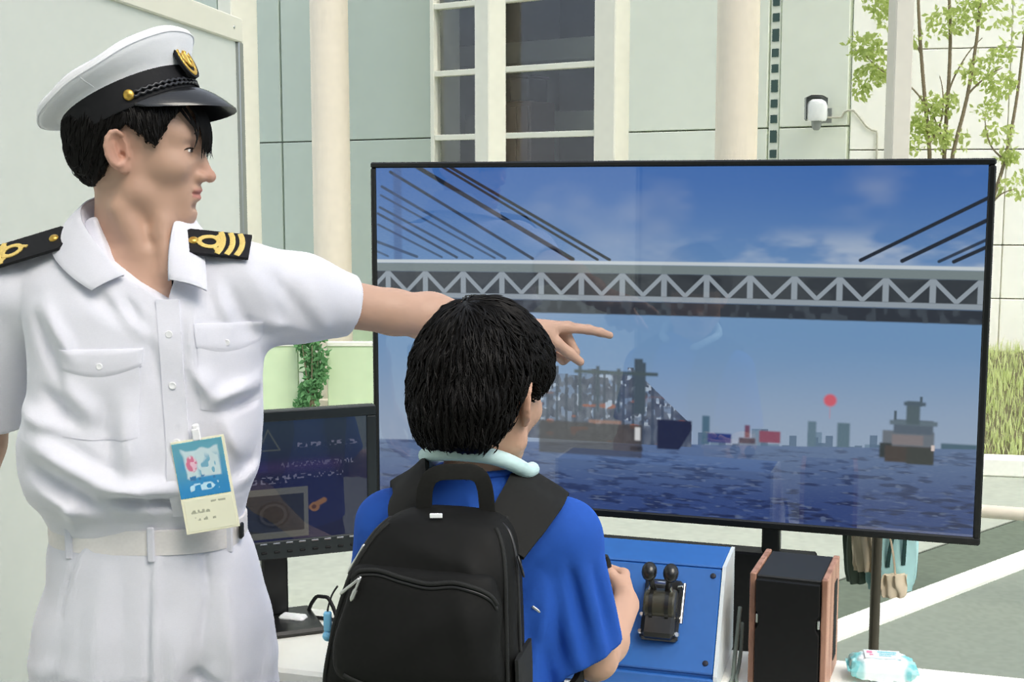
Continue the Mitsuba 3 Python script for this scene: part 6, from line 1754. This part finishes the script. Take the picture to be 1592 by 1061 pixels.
def tee(P):
    f = tee_core(P)
    for a, b, w, am in TEE:
        f = f - fold2(P, a, b, w, am * 1.5, -1, 1.74)
    r = rc(P, RS, RC_ + rcd * 0.02, .048, .062)
    for p, q, w, am in (((.085, 1.672, 1.02), (.125, 1.675, .88), .012, .006), ((.060, 1.668, 1.00), (.085, 1.665, .87), .012, .007), ((.072, 1.668, 1.02), (.104, 1.664, .87), .009, -.007), ((.11, 1.69, 1.02), (.150, 1.70, .88), .011, .005), ((.105, 1.68, 1.0), (.140, 1.68, .87), .009, -.005), ((.045, 1.675, .97), (.06, 1.67, .87), .010, -.006)):
        r = r - fold(P, p, q, w, am * 1.7)
    en = rcd + np.array([0.30, 0, 0.0]); en = en / np.linalg.norm(en)
    r = smax(r, (P - RC_.astype(np.float32)) @ en.astype(np.float32), 0.004)
    l = rc(P, LS, LC_ + ald * 0.02, .047, .052)
    for p, q, w, am in (((-.19, 1.725, 1.02), (-.205, 1.735, .90), .010, .005), ((-.205, 1.735, 1.02), (-.225, 1.75, .90), .008, -.005), ((-.175, 1.72, 1.0), (-.185, 1.735, .90), .008, -.005)):
        l = l - fold(P, p, q, w, am)
    l = smax(l, (P - LC_.astype(np.float32)) @ ald.astype(np.float32), 0.004)
    f = smin(smin(f, r, 0.016), l, 0.016)
    f = f - 0.0016 * (meshkit.noise(P * 34) - 0.5)
    ir = np.maximum(rc(P, RS + rcd * 0.08, RC_ + rcd * 0.04, .042, .057), ((RS + rcd * 0.10) - P).astype(np.float32) @ rcd.astype(np.float32))
    il = np.maximum(rc(P, LS + ald * 0.08, LC_ + ald * 0.04, .042, .047), ((LS + ald * 0.10) - P).astype(np.float32) @ ald.astype(np.float32))
    f = smax(smax(f, -ir, 0.002), -il, 0.002)
    nk = np.maximum(rc(P, (-.046, 1.735, 1.100), (-.045, 1.726, 1.20), .050, .056), 1.094 - P[:, 2])
    f = smax(f, -nk, 0.003)
    return smax(f, .735 - P[:, 2], 0.004)


tm = biggest(nets(tee, (-.27, 1.58, 0.72), (.20, 1.86, 1.14), 0.0036, margin=0.016))
put(BO + '__shirt', tm, 'm_tee', True, 'royal blue short-sleeved T-shirt')
ang = np.linspace(0, 2 * np.pi, 60)
nb = np.stack([-.046 + .0545 * np.cos(ang), 1.733 + .0525 * np.sin(ang), 1.1145 + 0.006 * -np.sin(ang)], 1)
put(BO + '__shirt__neckband', tube(push_out(nb, tee_core, 0.0005), 0.0048, 8, False), 'm_tee', True)


def shorts(P):
    f = stack(P, [(.56, -.046, 1.743, .128, .094), (.66, -.046, 1.743, .132, .096), (.76, -.048, 1.741, .126, .088), (.80, -.048, 1.741, .120, .084)], BY, 2.3)
    f = smax(f, .60 - P[:, 2], 0.03)
    a = rc(P, (-.108, 1.758, .62), (-.112, 1.752, .42), .074, .074); b = rc(P, (.018, 1.728, .62), (.022, 1.722, .42), .074, .074)
    f = smin(f, smin(a, b, 0.008), 0.03)
    f = smax(f, .42 - P[:, 2], 0.004)
    return f - 0.002 * (meshkit.noise(P * 26) - 0.5)


put(BO + '__shorts', biggest(nets(shorts, (-.24, 1.60, .38), (.16, 1.88, .82), 0.006, margin=0.016)), 'm_shorts', True, 'dark shorts')
for x, y in ((-.112, 1.765), (.022, 1.735)):
    def sneaker(P, x=x, y=y):
        f = smin(ell(P, (x + .015, y + .055, .034), (.038, .098, .034)), ell(P, (x, y, .055), (.036, .046, .046)), 0.02)
        return smax(f, 0.012 - P[:, 2], 0.003)
    k = put(BO + '__sneaker', biggest(nets(sneaker, (x - .06, y - .08, 0.0), (x + .08, y + .18, .13), 0.005)), 'm_sneaker', True, 'dark sneaker')
    sl_ = sg.Point(0, 0).buffer(1, 24); so = prism(sl_, 0.016); so.apply_scale([.040, .102, 1]); so.apply_translation([x + .013, y + .05, 0.001])
    put(k + '__sole', so, 'm_sole', 40)


# ---- the boy's hair
def bhair(P):
    L = HB.loc(P)
    f = HB.cranium(L)
    f = smin(f, ell(L, (-0.060, 0, -0.010), (0.046, 0.052, 0.056)), 0.02)                 # thick hair down the nape
    cut = np.interp(L[:, 0], [-0.13, -0.080, -0.060, -0.050, -0.042, -0.034, -0.024, 0.004, 0.018, 0.03, 0.05, 0.075, 0.11], [-0.070, -0.070, -0.066, -0.050, -0.024, 0.008, 0.036, 0.038, 0.012, 0.008, 0.030, 0.045, 0.045])
    f = f - np.where(L[:, 0] < -0.055, 0.0165, 0.005 + 0.0115 * np.clip((L[:, 2] - cut) / 0.032, 0, 1) ** 0.7)
    cut = cut + 0.010 * (meshkit.noise(np.stack([L[:, 0] * 160, L[:, 1] * 160, L[:, 2] * 20], 1)) - 0.5)
    f = smax(f, cut - L[:, 2], 0.006)
    f = f - 0.007 * (meshkit.noise(L * 34) - 0.5)
    f = f + 0.0018 * np.sin(np.arctan2(L[:, 1], L[:, 0] + 0.04) * 46 + 5 * meshkit.noise(L * 45)) * np.clip((0.14 - L[:, 2]) / 0.05, 0, 1)
    return f * np.float32(HB.s)


bh = nets(bhair, (-.17, 1.58, 1.12), (.09, 1.86, 1.38), 0.0032, margin=0.012, project=0)
bs = lambda P: HB.cranium(HB.loc(P)) * np.float32(HB.s)
rg = np.random.default_rng(23)
rt = scatter(bh, 5200, rg, lambda p: HB.loc(p.astype(np.float32))[:, 2] > -0.055)
L = HB.loc(rt.astype(np.float32))
away = L - np.array([-0.052, 0.006, 0.125]); away[:, 2] *= 0.5
away = away / (np.linalg.norm(away, axis=1, keepdims=True) + 1e-6) + np.array([0, 0, -0.55])
ln = rg.uniform(0.022, 0.046, len(rt))
ln = np.where(L[:, 2] < -0.03, rg.uniform(0.010, 0.024, len(rt)), ln)
side = (L[:, 0] > -0.045) & (L[:, 2] < 0.060)
ln = np.where(side, np.minimum(ln, np.maximum(0.008, (L[:, 2] - np.interp(L[:, 0], [-0.05, -0.034, -0.022, 0.01, 0.03, 0.06], [-0.04, 0.012, 0.040, 0.03, 0.01, 0.04])) * 0.9)), ln)
s1 = strands(rt, HB.vec(away), ln, 0.0030, bhair, 31, 0.35, 6, rg.uniform(0.0015, 0.0055, len(rt)), 0.34)
# loose ends along the nape
NR, ND = [], []
for k in range(420):
    y = rg.uniform(-0.046, 0.052); x = -0.060 - 0.032 * math.sqrt(max(0, 1 - (y / 0.056) ** 2)); NR.append((x + rg.uniform(0, 0.006), y, -0.046 + rg.uniform(-0.010, 0.012))); ND.append((-0.05 + rg.uniform(-0.2, 0.2), y * 3, -1))
s2 = strands(HB.world(NR), HB.vec(ND), rg.uniform(0.018, 0.042, len(NR)), 0.0034, bs, 33, 0.3, 5, 0.010, 0.2)
# ragged crown
put(BO + '__hair', cat(bh, s1, s2), 'm_hair', 50, 'thick short black hair')

# ---- neck cooling ring
RP = curve([(-.078, 1.792, 1.098), (-.106, 1.772, 1.112), (-.118, 1.735, 1.136), (-.104, 1.690, 1.149), (-.075, 1.668, 1.155), (-.040, 1.663, 1.153), (-.005, 1.676, 1.141), (.016, 1.708, 1.121), (.019, 1.745, 1.104), (.000, 1.780, 1.090), (-.016, 1.792, 1.086)], 90)
rr = 0.0098 + 0.0012 * np.sin(np.linspace(0, np.pi, 90)); rr[0] = rr[-1] = 0.004; rr[1] = rr[-2] = 0.008
put('neck_ring', tube(push_out(RP, lambda P: smin(boy_body(P), tee(P), 0.005), 0.0105), rr, 18), 'm_ring', True, 'pale aqua cooling ring around the boy\'s neck', 'neck ring')

# ---- the backpack
BPK = 'backpack'
name(BPK, 'black backpack with silver zip pulls worn by the boy in blue', 'backpack')
PM = [(.760, -.106, 1.578, .108, .050), (.775, -.106, 1.577, .116, .060), (.82, -.111, 1.576, .126, .066), (.88, -.111, 1.575, .127, .067), (.94, -.107, 1.575, .121, .067), (.99, -.101, 1.575, .113, .065), (1.03, -.094, 1.577, .104, .061), (1.065, -.086, 1.583, .090, .053), (1.086, -.081, 1.588, .073, .042), (1.098, -.080, 1.591, .052, .028)]
PP = [(.896, -.114, 1.534, .100, .036), (.903, -.114, 1.532, .106, .042), (.925, -.114, 1.529, .108, .046), (.97, -.111, 1.530, .103, .043), (1.01, -.108, 1.534, .096, .037), (1.035, -.106, 1.538, .088, .028), (1.043, -.105, 1.541, .078, .020)]
bpx, bpy = np.array([math.cos(BY), math.sin(BY), 0]), np.array([-math.sin(BY), math.cos(BY), 0])


def pack_main(P):
    f = stack(P, PM, BY, 3.4)
    return f - 0.0022 * (meshkit.noise(P * 22) - 0.5) - fold2(P, (-.15, 1.07), (-.05, 1.05), .014, .004, -1, 1.57) - fold2(P, (-.06, 1.06), (-.03, 1.0), .012, .004, -1, 1.57)


def pack_pocket(P):
    f = stack(P, PP, BY, 3.2)
    return f - 0.0030 * (meshkit.noise(P * 20 + 5) - 0.5) - fold2(P, (-.16, .93), (-.08, 1.0), .018, .004, -1, 1.53) - fold2(P, (-.05, .93), (-.06, 1.02), .016, .004, -1, 1.53)


put(BPK + '__body', biggest(nets(pack_main, (-.25, 1.48, .75), (.05, 1.67, 1.11), 0.0042, margin=0.014)), 'm_pack', True)
put(BPK + '__front_pocket', biggest(nets(pack_pocket, (-.24, 1.46, .88), (.02, 1.60, 1.055), 0.0036, margin=0.014)), 'm_pack', True, 'bulging black front pocket')
both = lambda P: np.minimum(pack_main(P), pack_pocket(P))


def onpack(pts, off=0.0015, f=both, n=40):
    c = curve(pts, n); y = front(f, c[:, 0], c[:, 2], 1.42, 1.66, 60); c[:, 1] = y - off; return c


def pp(t, z):
    """a point on the front of the pack: t from -1 (left) to 1 (right)"""
    return (-.108 + t * .105 * math.cos(BY), 1.5, z)


zl = onpack([(-.196, 0, 1.020), (-.186, 0, 1.031), (-.165, 0, 1.034), (-.13, 0, 1.028), (-.10, 0, 1.024), (-.07, 0, 1.027), (-.045, 0, 1.022), (-.026, 0, 1.012), (-.018, 0, 1.0)], 0.0012)
put(BPK + '__zip', tube(zl, 0.0024, 8), 'm_zip', True, 'dark zip over the front pocket')
put(BPK + '__zip_flap', tube(zl + [0, -.0005, .0055], 0.0030, 8), 'm_pack_panel', True)
put(BPK + '__seam_piping', tube(onpack([(-.205, 0, .912), (-.17, 0, .902), (-.10, 0, .900), (-.04, 0, .901), (-.018, 0, .910)], 0.0005), 0.0026, 8), 'm_pack_panel', True)


def edgeline(tb, t_ang, z0, z1, n=40, grow=1.0):
    """a vertical line on a stacked body at a given section angle"""
    zz = np.linspace(z0, z1, n); q = np.array(sorted(tb)); cols = [PchipInterpolator(q[:, 0], q[:, k])(zz) for k in range(1, 5)]
    r = (abs(math.cos(t_ang)) ** 3.4 + abs(math.sin(t_ang)) ** 3.4) ** (-1 / 3.4) * grow
    u, v = cols[2] * r * math.cos(t_ang), cols[3] * r * math.sin(t_ang)
    return np.stack([cols[0] + u * math.cos(BY) - v * math.sin(BY), cols[1] + u * math.sin(BY) + v * math.cos(BY), zz], 1)


for ta, lab in ((-0.62, 'front'), (0.62, 'back'), (math.pi + 0.62, 'front'), (math.pi - 0.62, 'back')):
    put(BPK + '__edge_piping', tube(edgeline(PM, ta, .79, 1.085, 40, 1.005), 0.0030, 8), 'm_pack_panel', True)
put(BPK + '__main_zip', tube(np.vstack([edgeline(PM, -0.15, .86, 1.085, 30, 1.004), edgeline(PM, math.pi + 0.15, .86, 1.085, 30, 1.004)[::-1]]), 0.0028, 8), 'm_zip', True, 'main zip round the top')
# silver pulls
def pull(p, q, w_=0.0055):
    p, q = np.array(p), np.array(q); m = (p + q) / 2
    return cat(tube(curve([p, m + [0, -.002, 0], q], 10), 0.0018, 8), tube(curve([m, q, q + (q - p) * 0.5], 10), [0.0018] * 3 + [w_ * .55] * 5 + [w_ * .45, 0.001], 10))


a = onpack([(-.190, 0, 1.022), (-.187, 0, 1.010)], 0.005, n=2)
put(BPK + '__zip_pull', pull((-.184, a[0, 1] - .003, 1.032), (-.192, a[0, 1] - .005, 1.012)), 'm_silver', True, 'silver zip pull')
put(BPK + '__zip_pull', pull((-.186, a[0, 1] - .004, 1.030), (-.202, a[0, 1] - .002, 1.016), 0.004), 'm_silver', True, 'silver zip pull')
e = edgeline(PM, math.pi + 0.15, .99, 1.045, 4, 1.03)
put(BPK + '__zip_pull', pull(e[3] + [.006, -.010, 0.010], e[2] + [.002, -.012, 0.004], 0.004), 'm_silver', True, 'silver zip pull')
e2 = edgeline(PM, -0.15, 1.0, 1.05, 4, 1.04)
put(BPK + '__zip_pull', pull(e2[3] + [.0, -.004, 0], e2[2] + [.003, -.004, 0.0], 0.003), 'm_zip', True, 'dark zip pull')
# straps over the shoulders
body_all = lambda P: smin(tee_core(P), boy_body(P), 0.01)


def strap(pts, wd, key, lab):
    p = push_out(curve(pts, 70), tee_core, 0.0075); 
    for _ in range(3): p[1:-1] = (p[:-2] + 2 * p[1:-1] + p[2:]) / 4
    e = 0.003; q = p.astype(np.float32)
    g = np.stack([tee_core(q + np.eye(3, dtype=np.float32)[k] * e) - tee_core(q - np.eye(3, dtype=np.float32)[k] * e) for k in range(3)], 1)
    for _ in range(6): g[1:-1] = (g[:-2] + g[1:-1] + g[2:]) / 3
    return put(key, ribbon(p, g, wd, 0.011), 'm_strap', 40, lab)


wd = np.interp(np.linspace(0, 1, 70), [0, 0.08, 0.2, 0.55, 0.7, 1], [0.045, 0.056, 0.062, 0.058, 0.028, 0.022])
k1 = strap([(-.130, 1.600, 1.060), (-.134, 1.640, 1.098), (-.136, 1.700, 1.116), (-.138, 1.76, 1.108), (-.142, 1.82, 1.05), (-.142, 1.845, .96), (-.150, 1.835, .88), (-.185, 1.77, .83), (-.190, 1.66, .815)], wd * 1.08, BPK + '__shoulder_strap', 'padded black shoulder strap')
k2 = strap([(-.012, 1.575, 1.052), (.010, 1.612, 1.082), (.030, 1.665, 1.100), (.036, 1.73, 1.095), (.032, 1.79, 1.04), (.028, 1.815, .95), (.035, 1.805, .87), (.085, 1.735, .83), (.045, 1.640, .815)], wd * 1.32, BPK + '__shoulder_strap', 'padded black shoulder strap')
put(BPK + '__haul_loop', ribbon(curve([(-.112, 1.600, 1.078), (-.111, 1.597, 1.115), (-.104, 1.595, 1.137), (-.088, 1.594, 1.145), (-.056, 1.593, 1.146), (-.040, 1.594, 1.139), (-.033, 1.596, 1.115), (-.031, 1.599, 1.078)], 50), np.array([0, -1, 0.15]), 0.020, 0.004), 'm_strap', 30, 'black haul loop')
put(BPK + '__label', box_at([-.094, 1.556, 1.0985], [0.016, 0.003, 0.006], None, 0.0008), 'm_lamp_white', False, 'tiny white label')
put(BPK + '__strap_adjuster', box_at([0, 0, 0], [0.024, 0.003, 0.004], frame([.036, 1.648, .945], [.8, 0, -.6], z=[.6, 0, .8]), 0.001), 'm_silver', False, 'small pale strap slider')
# side pocket on the right, charm on the left
put(BPK + '__side_pocket', cat(ribbon(edgeline(PM, 0.0, .79, .93, 20, 1.02), np.tile(bpx, (20, 1)), 0.085, 0.006)), 'm_pack_panel', 30, 'dark grey side pocket')
cx_ = edgeline(PM, math.pi, .945, .990, 4, 1.04)[1]
put('bag_charm', xf(cat(xf(rbox([0.010, 0.010, 0.026], 0.003, 2), np.eye(4)), xf(trimesh.creation.icosphere(3, 0.007), np.eye(4)).apply_translation([0, 0, -0.019])), frame(cx_ + [-.010, -.012, -.008], [1, 0, 0], z=[0, 0, 1])), 'm_charm', 40, 'light blue bag charm dangling at the left edge of the backpack', 'charm')
put('bag_charm__cord', tube(curve([cx_ + [-.010, -.012, .005], cx_ + [-.006, -.006, .022], cx_ + [.002, .0, .035]], 12), 0.0012, 6), 'm_zip', True)
